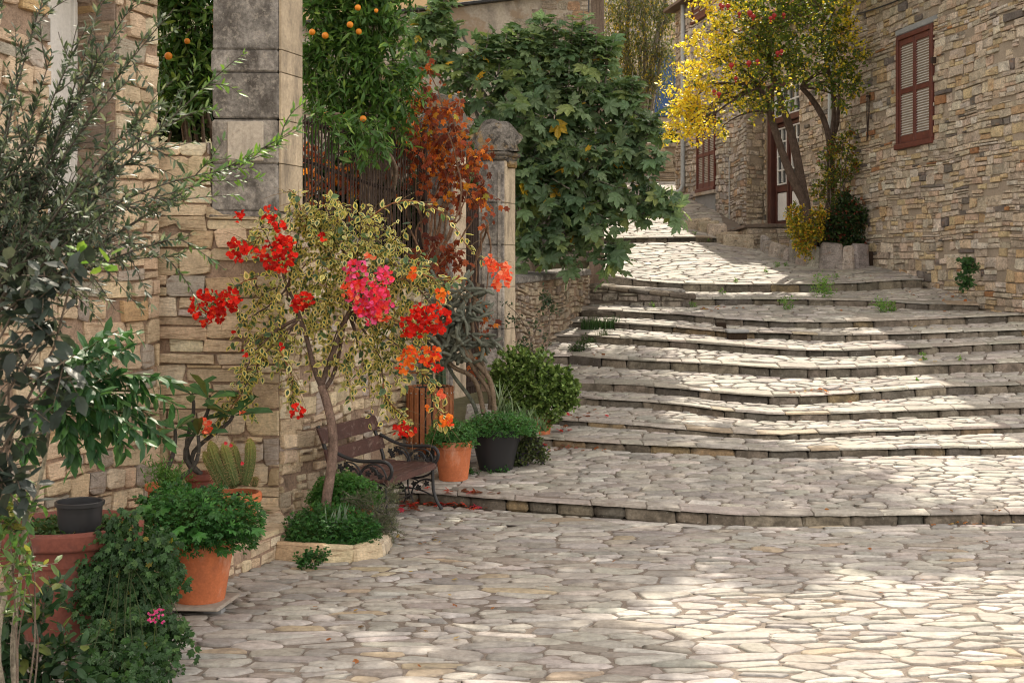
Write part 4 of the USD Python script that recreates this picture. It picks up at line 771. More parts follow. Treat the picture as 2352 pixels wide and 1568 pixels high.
def margined(w):
    """leaf with a pale margin: the inner blade green, the rim cream"""
    o = np.array([(0, 0, 0), (.22, w * .8, .05), (.5, w, .04), (.8, w * .5, -.02), (1, 0, -.12), (.8, -w * .5, -.02), (.5, -w, .04), (.22, -w * .8, .05)]); c = np.array([.45, 0, -.03])
    i = c + (o - c) * np.array([.58, .52, .8]); i[0] = (.12, 0, 0); V = np.vstack([o, i, i + [0, 0, .0], c[None]]); n = 8; F = []
    for k in range(n):
        j = (k + 1) % n; F += [(k, j, n + j), (k, n + j, n + k), (2 * n + k, 2 * n + j, 3 * n)]
    return (V, np.array(F)), np.r_[np.ones(2 * n), np.zeros(n + 1)]
MARG, MARG_W = margined(.33)
BRACT = None
def _bract():
    V, F = [], []
    for k in range(3):
        a = k * 2.094; R = np.array([[math.cos(a), -math.sin(a), 0], [math.sin(a), math.cos(a), 0], [0, 0, 1.0]]); v, f = OVATE
        v = v * [1, 1.5, 1]; w = np.stack([v[:, 0] * .62, v[:, 1] * .85, v[:, 2] + .65 * v[:, 0] - .15 * v[:, 0] ** 2], 1); F.append(f + len(V) * 7); V.append(w @ R.T)
    return np.vstack(V), np.vstack(F)
BRACT = _bract()
def unit(a): a = np.asarray(a, float); return a / (np.linalg.norm(a, axis=-1, keepdims=True) + 1e-12)
def spread(tpl, P, D, N, S, T, tv=None, T2=None):
    """copies of a leaf: at P, along D, upper side towards N, size S, tint T (T2 where tv is 1)"""
    V, F = tpl; P, D, N = np.asarray(P), unit(D), np.asarray(N, float); S = np.broadcast_to(np.asarray(S, float), (len(P),))
    Y = unit(np.cross(N, D)); Z = np.cross(D, Y)
    W = P[:, None] + S[:, None, None] * (V[None, :, 0:1] * D[:, None] + V[None, :, 1:2] * Y[:, None] + V[None, :, 2:3] * Z[:, None])
    FF = F[None] + (np.arange(len(P)) * len(V))[:, None, None]; C = np.repeat(np.asarray(T, float)[:, None], len(V), 1)
    if tv is not None: C = C * (1 - tv[None, :, None]) + np.asarray(T2)[:, None] * tv[None, :, None]
    return W, FF, C
def flat(W, F, C): return W.reshape(-1, 3), F.reshape(-1, 3), C.reshape(-1, 3)
def singles(W, F, C, tpl): return [(W[i], tpl[1], C[i]) for i in range(len(W))]
def tints(pal, n, rng, var=.18):
    w = np.array([p[0] for p in pal], float); k = rng.choice(len(pal), n, p=w / w.sum()); c = np.array([p[1] for p in pal])[k]
    return np.clip(c * rng.uniform(1 - var, 1 + var, (n, 1)) * rng.uniform(.95, 1.05, (n, 3)), .003, .9)
def leaf_parts(parent, name, tpl, P, D, N, S, T, mat, cap=300, rest='foliage', tv=None, T2=None, least=5.0):
    """the leaves one can pick out singly are parts, the rest one mass; an even share of near and visible ones"""
    W, F, C = spread(tpl, P, D, N, S, np.clip(np.asarray(T) * 1.15, 0, .9), tv, T2)
    if cap:
        e = proj(W.reshape(-1, 3)).reshape(len(W), -1, 2); ext = np.sqrt(np.ptp(e[..., 0], 1) * np.ptp(e[..., 1], 1)) / np.maximum(W[..., 1].mean(1), .3) ** .5
        inside = (e[..., 0].mean(1) > -20) & (e[..., 0].mean(1) < 2372) & (e[..., 1].mean(1) > -20) & (e[..., 1].mean(1) < 1588); order = np.argsort(-(ext * inside)); own = [i for i in order[:cap] if inside[i]]
        for i in own: put(parent, name, (W[i], tpl[1], C[i]), mat)
        rem = np.setdiff1d(np.arange(len(W)), own)
    else: rem = np.arange(len(W))
    if len(rem):
        put(parent, rest, flat(W[rem], np.arange(len(rem))[:, None, None] * len(tpl[0]) + tpl[1][None], C[rem]), mat, kind='stuff' if cap else None)
def twigs_of(clumps, n, length, rng, out=.75, droop=0.0, shell=.55, base=None):
    """twigs that fill the clumps: start, direction. clumps: (centre, radius or radii)"""
    vol = np.array([np.prod(np.broadcast_to(c[1], (3,))) ** (2 / 3) for c in clumps]); k = rng.choice(len(clumps), n, p=vol / vol.sum())
    C = np.array([c[0] for c in clumps])[k]; R = np.array([np.broadcast_to(c[1], (3,)) for c in clumps])[k]
    u = unit(rng.normal(size=(n, 3))); r = rng.uniform(shell ** 3, 1, n) ** (1 / 3); rr = r * (0.72 + .56 * meshkit.noise(u * 2.3 + C * 1.7))
    P = C + u * R * rr[:, None]; D = unit(u * out + rng.normal(0, .45, (n, 3)) + np.array([0, 0, -droop])); return P - D * length * .5, D
def leaves_on(P, D, per, length, size, rng, spreadf=.9, tipup=.15, droop=.0):
    """leaves set spirally along twigs: P, D, N, S"""
    n = len(P); t = (np.arange(per) + rng.uniform(.2, .8, (n, per))) / per; B = P[:, None] + D[:, None] * (t * length)[..., None] + np.array([0, 0, -1.0]) * (droop * length * t ** 2)[..., None]
    a = np.arange(per) * 2.4 + rng.uniform(0, 6.28, (n, 1)); ref = np.where(np.abs(D[:, 2:3]) < .9, [[0, 0, 1.0]], [[1.0, 0, 0]]); A = unit(np.cross(D, ref)); Bn = np.cross(D, A)
    side = np.cos(a)[..., None] * A[:, None] + np.sin(a)[..., None] * Bn[:, None]
    L = unit(side * spreadf + D[:, None] * (1 - .5 * spreadf) + np.array([0, 0, tipup - droop]) + rng.normal(0, .15, (n, per, 3)))
    N = unit(np.array([0, 0, 1.0]) + D[:, None] * .4 + rng.normal(0, .35, (n, per, 3))); S = size * rng.uniform(.6, 1.15, (n, per))
    return B.reshape(-1, 3), L.reshape(-1, 3), N.reshape(-1, 3), S.reshape(-1)
def limbs(base, ends, r0, r1, rng, sag=.15, n=9, kink=.05, color=(.2, .15, .11), sides=6):
    out = []
    for e in ends:
        e = np.asarray(e); L = np.linalg.norm(e - base); m = .5 * (base + e) + rng.normal(0, kink * L, 3) + np.array([0, 0, sag * L]); p = spline([base, m, e], n)
        p[1:-1] += rng.normal(0, kink * .25 * L / 3, (n - 2, 3)); out.append(tube(p, np.linspace(r0, r1, n), sides, color))
    return out
def sticks(P, D, length, r, color, keep=1.0, rng=None, droop=0.0):
    idx = np.arange(len(P)) if keep >= 1 else rng.choice(len(P), int(len(P) * keep), replace=False)
    return [tube([P[i], P[i] + D[i] * length * .55 - np.array([0, 0, droop * length * .3]), P[i] + D[i] * length - np.array([0, 0, droop * length])], [r, r * .8, r * .4], 3, color, cap=False) for i in idx]
def px_clumps(cl, d0, depth=.8, rng=None):
    """(px, py, r px[, d]) -> world clumps"""
    return [(at(c[0], c[1], c[3] if len(c) > 3 else d0), np.array([c[2] / FO * d0, c[2] / FO * d0 * depth, c[2] / FO * d0])) for c in cl]
BARK = (.20, .155, .12)

# ------------------------------------------------------------------ fig tree
def fig_tree():
    rng = np.random.default_rng(301); t = thing('fig_tree', 'broad fig tree with large lobed dark green leaves overhanging the rubble wall', 'tree', (.3, 20, 1.5))
    cl = px_clumps([(1005,70,50),(990,150,65),(1110,215,85),(1180,175,65),(1240,165,65),(1300,190,75),(1200,270,120),(1310,260,110),(1390,230,65),(1420,330,65),(1340,380,120),(1220,400,110),
                    (1260,500,90),(1365,470,80),(1430,430,50),(1290,570,52),(1230,560,60),(1130,330,60),(1150,420,45),(1400,560,35),(1450,470,30),(1345,140,50), (1465,250,42), (1480,300,36), (1115,110,26), (1180,95,26), (1250,75,30), (1262,110,30), (1330,70,26), (1345,100,30), (1385,120,24), (1020,15,30), (975,60,30), (1470,330,24), (1490,455,22), (1480,490,18), (1455,395,24), (1400,590,18), (1200,620,30)], 19.2, .85)
    root = np.array([.25, 20.6, 1.3]); fork = np.array([.35, 20.3, 2.7])
    put(t, 'trunk', join([tube(spline([root, (.35, 20.5, 2.0), fork], 8), np.linspace(.16, .12, 8), 9, BARK)] + limbs(fork, [c[0] for c in cl], .055, .014, rng, .06, color=(.26, .24, .22))), M['bark'], smooth=True)
    P, D = twigs_of(cl, 500, .30, rng, .8, .0, .35); D = unit(D + np.array([0, -.25, .25])); SH = []
    for x, y0, y1 in [(960,120,40),(990,90,5),(1015,90,-5),(1040,140,60),(1085,190,120),(1115,180,85),(1150,170,95),(1185,170,70),(1215,160,85),(1245,150,35),(1275,160,60),(1310,170,50),(1335,150,35),(1365,170,80),(1395,200,105),(1450,260,180),(1490,330,270),(1515,470,430),(1500,400,350),(1530,500,470)]:
        p = spline([at(x - 6, y0, 19.1), at(x, .5 * (y0 + y1), 19.0), at(x + 4, y1 + 18, 18.95)], 6); SH.append(tube(p, np.linspace(.016, .009, 6), 5, (.2, .19, .15))); P = np.vstack([P, p[1:5]]); D = np.vstack([D, unit(np.diff(p, axis=0)[1:] + rng.normal(0, .01, (4, 3)))])
    put(t, 'shoot', join(SH), M['bark'], kind='stuff'); put(t, 'twig', join(sticks(P, D, .30, .011, (.26, .24, .2))), M['bark'])
    B, L, N, S = leaves_on(P, D, 7, .36, .26, rng, .95, -.05, .35); N = unit(N + rng.normal(0, .3, N.shape)); S = S * rng.uniform(.6, 1.2, len(S)); N = unit(N + np.array([0, -.35, .2]))
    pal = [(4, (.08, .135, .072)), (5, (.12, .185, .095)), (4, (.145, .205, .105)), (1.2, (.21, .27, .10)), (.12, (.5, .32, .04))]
    T = tints(pal, len(B), rng); up = np.clip((B[:, 2] - 4.6) / 1.6, 0, 1)[:, None]; T = T * (1 + .25 * up) + up * np.array([.015, .02, .0])  # leaf tint lightened towards the crown top, sunlight put into the colour
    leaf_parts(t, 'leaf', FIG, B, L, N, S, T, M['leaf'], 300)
fig_tree()

# ------------------------------------------------------------------ orange trees
def orange_tree(label, cl, d0, root, fruits, n, seed):
    rng = np.random.default_rng(seed); t = thing('orange_tree', label, 'tree', root); cl = px_clumps(cl, d0, .8); root = np.array(root, float); fork = root + [0, 0, 1.6]
    put(t, 'trunk', join([tube(spline([root, root + [.04, .02, .8], fork], 7), np.linspace(.1, .075, 7), 8, BARK)] + limbs(fork, [c[0] for c in cl], .04, .01, rng)), M['bark'], smooth=True)
    P, D = twigs_of(cl, n, .26, rng, .7, .35, .5); put(t, 'twig', join(sticks(P, D, .26, .006, (.12, .15, .06), .6, rng, .2)), M['bark'])
    B, L, N, S = leaves_on(P, D, 9, .28, .135, rng, .85, .1, .2); S = S * rng.uniform(.6, 1.2, len(S)); N = unit(N + rng.normal(0, .35, N.shape))
    T = tints([(5, (.045, .105, .022)), (4, (.065, .145, .028)), (2, (.11, .2, .04)), (.8, (.18, .28, .05))], len(B), rng)
    leaf_parts(t, 'leaf', LANCE, B, L, N, S, T, M['gloss_leaf'], 300)
    for (x, y) in fruits:
        p = at(x, y, d0 - .42 + rng.uniform(-.1, .06)); s = trimesh.creation.icosphere(2, .033 * rng.uniform(.7, 1.15)); v, f = tm(s)
        put(t, 'orange', (v + p, f), M['orange'], smooth=True)
orange_tree('orange tree hung with ripe fruit behind the iron railing', [(735,40,60),(790,40,85),(860,50,80),(740,140,70),(800,150,95),(880,150,75),(910,210,55),(760,240,60),(830,250,70),(900,290,45),(760,300,32,13.3),(820,310,40,13.6),(870,320,34,13.9),(730,270,34,12.9), (720,-60,80), (820,-70,100), (900,-40,60)], 14.6,
            (-1.62, 15.2, 1.2), [(717,74),(747,82),(760,293),(750,263),(822,18),(864,25),(804,57),(824,73),(794,265),(834,273),(810,303)], 900, 311)
orange_tree('darker orange tree seen in the gap left of the grey pillar', [(400,30,60),(450,60,70),(500,50,50),(400,130,60),(460,150,65),(420,210,55),(500,110,45),(440,-60,80),(380,-50,60)], 12.75,
            (-2.95, 13.3, .5), [(497,25),(387,129),(497,62),(430,95)], 420, 312)
# dark growth that fills the garden behind the railing
def hedge(label, cl, d0, n, size, pal, seed, per=8, tpl=OVATE, name='garden_shrub', cat='shrub', depth=.7, base=1.0):
    rng = np.random.default_rng(seed); c = px_clumps(cl, d0, depth); b = c[0][0].copy(); b[2] = base; t = thing(name, label, cat, b)
    put(t, 'stem', join(limbs(b, [x[0] for x in c], .03, .01, rng)), M['bark'])
    P, D = twigs_of(c, n, size * 2.2, rng, .7, .1, .3); B, L, N, S = leaves_on(P, D, per, size * 2.4, size, rng)
    leaf_parts(t, 'leaf', tpl, B, L, N, S, tints(pal, len(B), rng), M['leaf'], 0)
hedge('dark evergreen shrub behind the iron railing', [(760,480,90),(860,500,90),(940,480,80),(820,380,80),(700,420,60),(900,560,60)], 16.6, 900, .10, [(3, (.02, .04, .012)), (2, (.035, .06, .018))], 321)
hedge('dark shrub in the gap under the left orange tree', [(400,260,70),(460,250,60),(500,220,40),(430,180,60)], 13.4, 420, .10, [(3, (.02, .04, .015)), (2, (.03, .055, .02))], 322)

# ------------------------------------------------------------------ red autumn vine
def vine(label, cl, d0, n, seed, base, cap, pal):
    rng = np.random.default_rng(seed); c = px_clumps(cl, d0, .45); t = thing('grape_vine', label, 'vine', base); base = np.array(base, float)
    put(t, 'stem', join(limbs(base, [x[0] for x in c], .016, .006, rng, .05, 12, .12, (.22, .13, .08), 5)), M['bark'])
    P, D = twigs_of(c, n, .3, rng, .5, .5, .2); put(t, 'tendril', join(sticks(P, D, .34, .004, (.3, .16, .08), .8, rng, .3)), M['bark'])
    B, L, N, S = leaves_on(P, D, 6, .34, .10, rng, .9, 0, .6); N = unit(N + np.array([0, -.8, .0]) + rng.normal(0, .4, N.shape))
    leaf_parts(t, 'leaf', VINE, B, L, N, S, tints(pal, len(B), rng, .3), M['dry_leaf'], cap)
REDV = [(5, (.24, .055, .025)), (3.5, (.38, .10, .025)), (4, (.13, .035, .022)), (2.4, (.55, .19, .03)), (.5, (.55, .28, .03)), (.3, (.3, .26, .04))]
vine('red and orange autumn vine spilling over the nearer gate pier', [(985,165,30),(960,215,45),(1000,260,55),(950,290,45),(1040,250,35),(1040,320,60),(980,340,60),(1090,380,50),(1040,400,50),(985,420,40),(1110,440,30),(1050,460,25),(930,250,30),(1120,340,25)], 15.15, 135, 331, (-.95, 15.3, 2.3), 300, REDV)
vine('darker red vine hanging low beside the cholla cactus', [(1000,560,42),(1030,600,38),(975,600,25),(1010,630,25),(1000,520,18)], 14.6, 24, 332, (-.95, 14.9, 2.3), 150, [(4, (.16, .035, .018)), (3, (.24, .055, .02)), (2, (.1, .025, .015))])
vine('withered orange vine leaves hanging against the farther gate pier', [(1112,740,14),(1112,790,14),(1110,700,9)], 16.4, 12, 333, (-.3, 16.6, 2.9), 40, REDV)
vine('glowing orange vine behind the iron railing', [(730,420,35),(760,400,35),(720,350,30),(790,420,30),(870,350,40),(820,380,35), (920,330,30)], 15.3, 50, 334, (-1.9, 15.6, 1.5), 60, REDV)

# ------------------------------------------------------------------ pomegranate and its undergrowth
def pomegranate():
    rng = np.random.default_rng(341); t = thing('pomegranate_tree', 'pomegranate tree turning yellow with red fruit in front of the brown door', 'tree', at(1870, 570, 24.5))
    cl = px_clumps([(1560,270,40),(1540,310,25),(1580,200,55),(1610,130,60),(1620,250,55),(1640,60,60),(1680,170,70),(1700,90,80),(1760,60,85),(1770,160,80),(1700,215,45),(1830,80,65),(1840,150,50),(1900,70,65),(1935,120,60),(1950,60,40),
                    (1955,180,40),(1900,160,45),(1640,-10,60),(1740,-40,90),(1850,-40,90),(1760,250,45),(1600,300,30),(1575,240,40),(1920,20,50),(1660,290,25),(1960,120,35),(1970,200,28),(1940,230,25),(1905,200,30)], 24.0, .9)
    W = [at(1868, 575, 24.5), at(1848, 470, 24.5), at(1812, 390, 24.4), at(1790, 330, 24.3), at(1768, 260, 24.2), at(1745, 200, 24.1)]
    W2 = [at(1866, 560, 24.55), at(1845, 440, 24.6), at(1830, 360, 24.6), at(1815, 300, 24.55), at(1790, 220, 24.5), at(1770, 150, 24.4)]
    W3 = [at(1890, 570, 24.7), at(1905, 470, 24.8), at(1908, 380, 24.8), at(1900, 300, 24.7), at(1870, 235, 24.6), at(1840, 200, 24.5)]
    W4 = [at(1908, 380, 24.8), at(1912, 300, 24.8), at(1915, 230, 24.8), at(1900, 150, 24.7), at(1885, 90, 24.6)]
    W5 = [at(1912, 320, 24.8), at(1925, 260, 24.9), at(1930, 170, 24.9), at(1935, 130, 24.9)]
    bc = (.11, .078, .06); tr = [tube(spline(w, 14), np.linspace(a, b, 14), 9, bc) for w, a, b in ((W, .10, .05), (W2, .11, .05), (W3, .09, .045), (W4, .05, .025), (W5, .045, .02))]
    tr = [(v + (meshkit.noise(v * [22, 22, 7])[:, None] - .5) * [.045, .045, 0], f, c_) for v, f, c_ in tr]; put(t, 'trunk', join(tr), M['bark'], smooth=True)
    hubs = [W[-1], W[-2], W2[-1], W3[-1], W4[-1], W5[-1]]; br = []
    for c in cl:
        h = min(hubs, key=lambda q: np.linalg.norm(q - c[0])); br += limbs(h, [c[0]], .03, .008, rng, .08, color=bc, sides=5)
    put(t, 'limb', join(br), M['bark'], smooth=True)
    P, D = twigs_of(cl, 1500, .26, rng, .7, .15, .15); put(t, 'twig', join(sticks(P, D, .3, .005, (.16, .12, .09), .7, rng)), M['bark'])
    B, L, N, S = leaves_on(P, D, 10, .26, .078, rng)
    px = proj(B); y = np.clip((1745 - px[:, 0]) / 110 + rng.normal(0, .3, len(B)), 0, 1) * .97; y = np.maximum(y, np.clip((px[:, 0] - 1900) / 60 * np.clip((150 - px[:, 1]) / 70, 0, 1) + rng.normal(0, .3, len(B)), 0, .7)); y = np.maximum(y, (rng.random(len(B)) < .10) * .85)
    g = tints([(4, (.06, .10, .02)), (4, (.10, .145, .025)), (2, (.19, .21, .03))], len(B), rng); ye = tints([(5, (.66, .54, .05)), (3, (.58, .50, .06)), (.8, (.6, .36, .03))], len(B), rng)
    pick_y = (rng.random(len(B)) < y)[:, None]; leaf_parts(t, 'leaf', OVATE, B, L, N, S, np.where(pick_y, ye, g), M['leaf'], 0, rest='crown')
    for (x, y_) in [(1655,12),(1660,15),(1672,14),(1698,32),(1722,30),(1730,38),(1778,36),(1800,34),(1770,42),(1795,118),(1786,122),(1690,180),(1640,210),(1651,216),(1720,145),(1680,150),(1740,140)]:
        p = at(x, y_, 23.2 + rng.uniform(-.2, .3)); s = trimesh.creation.icosphere(2, .042 * rng.uniform(.8, 1.15)); v, f = tm(s); cr = lathe([(.012, -.04), (.018, -.058), (.026, -.07)], 6, (0, 0, 0))
        put(t, 'pomegranate', join([(v + p, f), (cr[0] + p, cr[1])]), M['pomegranate'], smooth=True)
pomegranate()
def bush(name, label, cat, cl, d0, n, per, size, pal, seed, base, tpl=OVATE, tw=None, mat='leaf', depth=.8, droop=0.0, up=.15, stem=.02, cap=0, shell=.3, leaf='leaf', group=None, spf=.9, bark=BARK, sticky=1):
    rng = np.random.default_rng(seed); c = px_clumps(cl, d0, depth) if len(cl[0]) != 2 else cl; base = np.array(base, float); t = thing(name, label, cat, base, group); tw = tw or size * 2.5
    if stem: put(t, 'stem', join(limbs(base, [x[0] for x in c], stem, stem * .35, rng, color=bark, sides=5)), M['bark'], smooth=True)
    P, D = twigs_of(c, n, tw, rng, .75, droop * .5, shell)
    if stem and sticky and n >= 12: put(t, 'twig', join(sticks(P, D, tw, max(.0018, size * .04), bark, .5, rng)), M['bark'])
    B, L, N, S = leaves_on(P, D, per, tw, size, rng, spf, up, droop)
    leaf_parts(t, leaf, tpl, B, L, N, S, tints(pal, len(B), rng), M[mat], cap); return t, rng
bush('bush', 'yellow-green small leaved bush on the left side of the stone planter', 'bush', [(1835,520,30),(1850,550,32),(1825,490,22),(1870,530,25),(1880,490,20),(1845,580,18)], 24.0, 420, 8, .055, [(4, (.45, .33, .03)), (4, (.14, .17, .025)), (1, (.4, .16, .03))], 351, at(1850, 585, 24.1))
bush('bush', 'dark green bush with reddish tips against the house wall', 'bush', [(1930,540,42),(1950,500,38),(1915,580,28),(1960,560,30),(1900,520,30),(1945,465,22)], 24.3, 1000, 8, .065, [(6, (.025, .05, .018)), (3, (.045, .08, .02)), (1, (.2, .05, .03))], 352, at(1930, 605, 24.3))
bush('climbing_plant', 'thin yellowing climber on the right hand trunk of the pomegranate', 'climber', [(1935,330,30),(1945,380,32),(1930,420,28),(1975,370,22),(1900,400,24),(1885,440,26),(1905,350,20),(1955,300,16),(1920,460,22)], 24.6, 300, 7, .065, [(5, (.09, .13, .025)), (2, (.40, .33, .04)), (1, (.22, .09, .03))], 353, at(1915, 560, 24.7))

# ------------------------------------------------------------------ far trees
bush('weeping_tree', 'tall pale tree with drooping yellowing foliage beyond the pole', 'tree', [(1420,30,60),(1480,20,60),(1530,40,45),(1420,110,50),(1470,110,50),(1520,120,40),(1450,-60,80),(1540,-50,60),(1440,170,35),(1500,180,35),(1410,200,30)], 37.0, 1500, 9, .11, [(3, (.10, .125, .045)), (3, (.15, .17, .05)), (2, (.42, .33, .05)), (2, (.055, .08, .03))], 361, at(1470, 330, 37.5), tpl=LANCE, tw=.8, droop=.8, stem=.12, shell=.1, bark=(.33, .30, .26))
bush('shrub', 'dark green shrub on top of the dry stone wall', 'shrub', [(1545,315,20),(1520,320,16),(1500,350,18)], 39.8, 160, 8, .10, [(3, (.03, .07, .02)), (1, (.06, .11, .03))], 362, at(1540, 335, 39.9))
bush('cypress_mass', 'dark tree crown closing the view behind the plastered building', 'tree', [(1100,330,110),(1250,330,110),(990,330,100),(1150,430,120),(1300,440,110)], 24.4, 900, 7, .14, [(3, (.025, .05, .018)), (2, (.05, .085, .025))], 363, (-.4, 24.4, 2.4), stem=.1)
# unseen tall tree added to shade the square and steps, crown above the frame
def shade_carob():
    rng = np.random.default_rng(371); t = thing('carob_tree', 'unseen tall tree added to shade the street with its wide crown', 'tree', (-1.9, 17.8, 1))
    cl = [(np.array(c[:3]), np.array([c[3], c[3], c[3] * .55])) for c in SHADE_CROWNS]
    base = np.array([-1.9, 17.8, .8]); fork = np.array([-1.7, 17.8, 7.2])
    put(t, 'trunk', join([tube(spline([base, (-1.95, 17.8, 4), fork], 9), np.linspace(.2, .15, 9), 9, BARK)] + limbs(fork, [c[0] for c in cl], .09, .02, rng, .05)), M['bark'], smooth=True)
    P, D = twigs_of(cl, 5200, .5, rng, .6, 0, .1); B, L, N, S = leaves_on(P, D, 10, .55, .14, rng)
    leaf_parts(t, 'leaf', OVATE, B, L, N, S, tints([(1, (.04, .075, .02))], len(B), rng), M['leaf'], 0, rest='crown')
SHADE_CROWNS = [(-2.32, 15.08, 10.2, 1.4), (-0.72, 15.28, 10.4, 1.3), (-1.52, 16.88, 10.4, 1.5), (0.48, 16.88, 10.5, 1.2), (1.48, 18.18, 10.6, 1.1), (-0.52, 18.68, 10.6, 1.5), (-2.32, 18.88, 10.4, 1.5), (1.88, 15.88, 10.3, 0.6), (3.08, 18.88, 10.6, 1.1), (4.48, 19.18, 10.6, 1.1), (5.68, 19.48, 10.6, 0.9), (1.08, 20.28, 10.6, 1.3), (2.78, 20.68, 10.7, 1.2), (4.28, 21.18, 10.7, 1.1), (0.08, 21.88, 10.6, 1.3), (1.88, 22.48, 10.8, 1.2), (3.48, 22.48, 10.8, 0.9), (2.28, 24.08, 10.8, 1.2), (0.48, 23.88, 10.7, 1.3), (2.48, 25.48, 10.8, 1.0), (0.88, 25.88, 10.8, 1.2)]  # crown clumps placed so their shade falls on the square and left steps
shade_carob()
# ------------------------------------------------------------------ bougainvillea
FL = {'red': [(5, (.62, .026, .016)), (4, (.42, .015, .012)), (.6, (.74, .09, .03))], 'pink': [(4, (.72, .075, .20)), (3, (.75, .06, .08)), (2, (.7, .12, .32))],
      'coral': [(4, (.78, .16, .09)), (3, (.75, .10, .05)), (2, (.82, .30, .18))], 'orange': [(4, (.80, .20, .03)), (2, (.74, .09, .03))]}
def bougainvillea():
    rng = np.random.default_rng(401); base = at(752, 1228, 11.2); base[2] = .0
    t = thing('bougainvillea', 'small variegated bougainvillea tree with red and pink flowers in front of the bench', 'tree', base)
    d = 11.2; j1, j2 = at(738, 885, d), at(728, 840, d); bc = (.15, .105, .085)
    put(t, 'trunk', join([tube(spline([base, at(757, 1100, d), at(765, 1010, d), at(752, 930, d), j1], 16), np.linspace(.048, .036, 16), 9, (.21, .145, .115)), tube(spline([j1, at(718, 830, d), at(708, 790, d), at(690, 730, d), at(660, 660, d)], 12), np.linspace(.026, .012, 12), 7, bc),
        tube(spline([j1, at(765, 810, d), at(790, 745, d), at(810, 690, d), at(820, 620, d)], 12), np.linspace(.028, .013, 12), 7, bc), tube(spline([at(748, 890, d), at(775, 830, d + .08), at(786, 770, d + .1), at(800, 720, d + .1)], 10), np.linspace(.02, .012, 10), 7, bc)]), M['bark'], smooth=True)
    cl = px_clumps([(600,520,40),(690,510,60),(760,500,60),(830,520,60),(880,560,55),(640,600,50),(720,590,80),(800,620,80),(870,640,80),(930,610,45),(960,650,40),(600,680,45),(570,730,40),(660,690,65),(740,690,70),(620,770,45),(580,810,35),(690,770,55),
                    (860,740,60),(900,760,45),(820,790,60),(920,800,45),(880,840,45),(560,870,32),(545,920,28),(650,800,30),(840,860,35),(880,900,28),(760,830,35),(940,710,40), (740,540,60), (975,600,26), (990,700,24), (965,770,26)], d, .75)
    heads = [at(660, 660, d), at(820, 620, d), at(800, 720, d + .1), at(690, 730, d)]; br = []
    for c in cl:
        h = min(heads, key=lambda q: np.linalg.norm(q - c[0])); br += limbs(h, [c[0]], .011, .004, rng, .1, color=bc, sides=5)
    P, D = twigs_of(cl, 400, .26, rng, .6, .35, .3)
    strands = [[(640,800),(665,850),(672,900),(668,935)], [(880,880),(900,930),(930,960),(940,985)], [(560,900),(520,950),(480,985),(465,990)], [(850,500),(890,472),(930,460),(975,468),(1010,485),(1050,530),(1080,575),(1115,600),(1150,612)], [(920,640),(980,650),(1010,665),(1022,690)], [(930,860),(985,870),(1000,920),(1010,960),(1030,970)],
               [(700,520),(690,480),(680,450),(664,435)], [(590,640),(540,660),(500,690),(470,700)], [(600,540),(570,560),(545,565)], [(870,720),(950,745),(1000,740)], [(760,620),(740,560),(715,520),(700,480)], [(940,610),(1000,640),(1060,640)]]
    for s in strands:
        q = [at(x, y, d - .25 + .25 * rng.random()) for x, y in s]; p = spline(q, 14); br.append(tube(p, np.linspace(.007, .003, 14), 4, (.30, .13, .06)))
        seg = np.diff(p, axis=0); P = np.vstack([P, p[:-1], p[:-1] + rng.normal(0, .02, (13, 3))]); D = np.vstack([D, unit(seg + rng.normal(0, .02, seg.shape)), unit(seg + rng.normal(0, .05, seg.shape))])
    put(t, 'branch', join(br), M['bark'], smooth=True)
    put(t, 'twig', join(sticks(P, D, .26, .003, (.22, .15, .08), .6, rng, .2)), M['bark'])
    B, L, N, S = leaves_on(P[:400], D[:400], 9, .27, .070, rng, .85, .0, .45); b2 = leaves_on(P[400:], D[400:], 2, .06, .075, rng, .9, 0, .3)
    B, L, N, S = [np.concatenate([a, b]) for a, b in zip((B, L, N, S), b2)]; N = unit(N + np.array([0, -.5, .2]))
    g = tints([(5, (.055, .10, .05)), (3, (.09, .15, .06)), (2, (.04, .075, .04)), (1.5, (.3, .32, .1))], len(B), rng); c = tints([(5, (.66, .58, .20)), (3, (.58, .51, .15)), (2, (.70, .64, .3))], len(B), rng); gg = rng.random(len(B)) < .16; c[gg] = g[gg] * 1.6; c[~gg] = c[~gg] * rng.uniform(.8, 1.1, ((~gg).sum(), 1))
    leaf_parts(t, 'leaf', MARG, B, L, N, S, g, M['leaf'], 300, tv=MARG_W, T2=c)
    clusters = [('red',640,585,42),('red',655,560,22),('red',545,575,26),('red',580,580,14),('red',550,495,13),('red',620,492,18),('red',640,520,14),('red',478,705,42),('red',528,690,28),('red',500,725,20),('red',700,690,22),('red',685,700,16),('red',740,545,10),('pink',815,625,28),('pink',838,680,40),('pink',880,640,26),('pink',870,690,32),('coral',810,665,24),('coral',880,720,20),('pink',850,720,26),
                ('red',1000,735,36),('red',970,720,24),('red',935,750,22),('red',960,765,20),('orange',1015,680,16),('orange',950,630,13),('coral',1145,615,26),('coral',1160,640,22),('coral',1125,600,14),('coral',1140,655,14),('orange',985,815,24),('red',1000,835,20),('orange',930,835,22),('orange',945,810,16),('red',680,945,17),('red',920,985,18),('red',940,988,12),('orange',1028,960,15),('orange',1022,975,12),('coral',1010,905,13),('coral',475,980,16),('coral',470,965,10),('coral',556,945,7),('red',565,812,9),('orange',985,935,6),('red',645,795,5),('red',540,760,6),('coral',850,590,10),('red',830,705,14)]
    FS = []
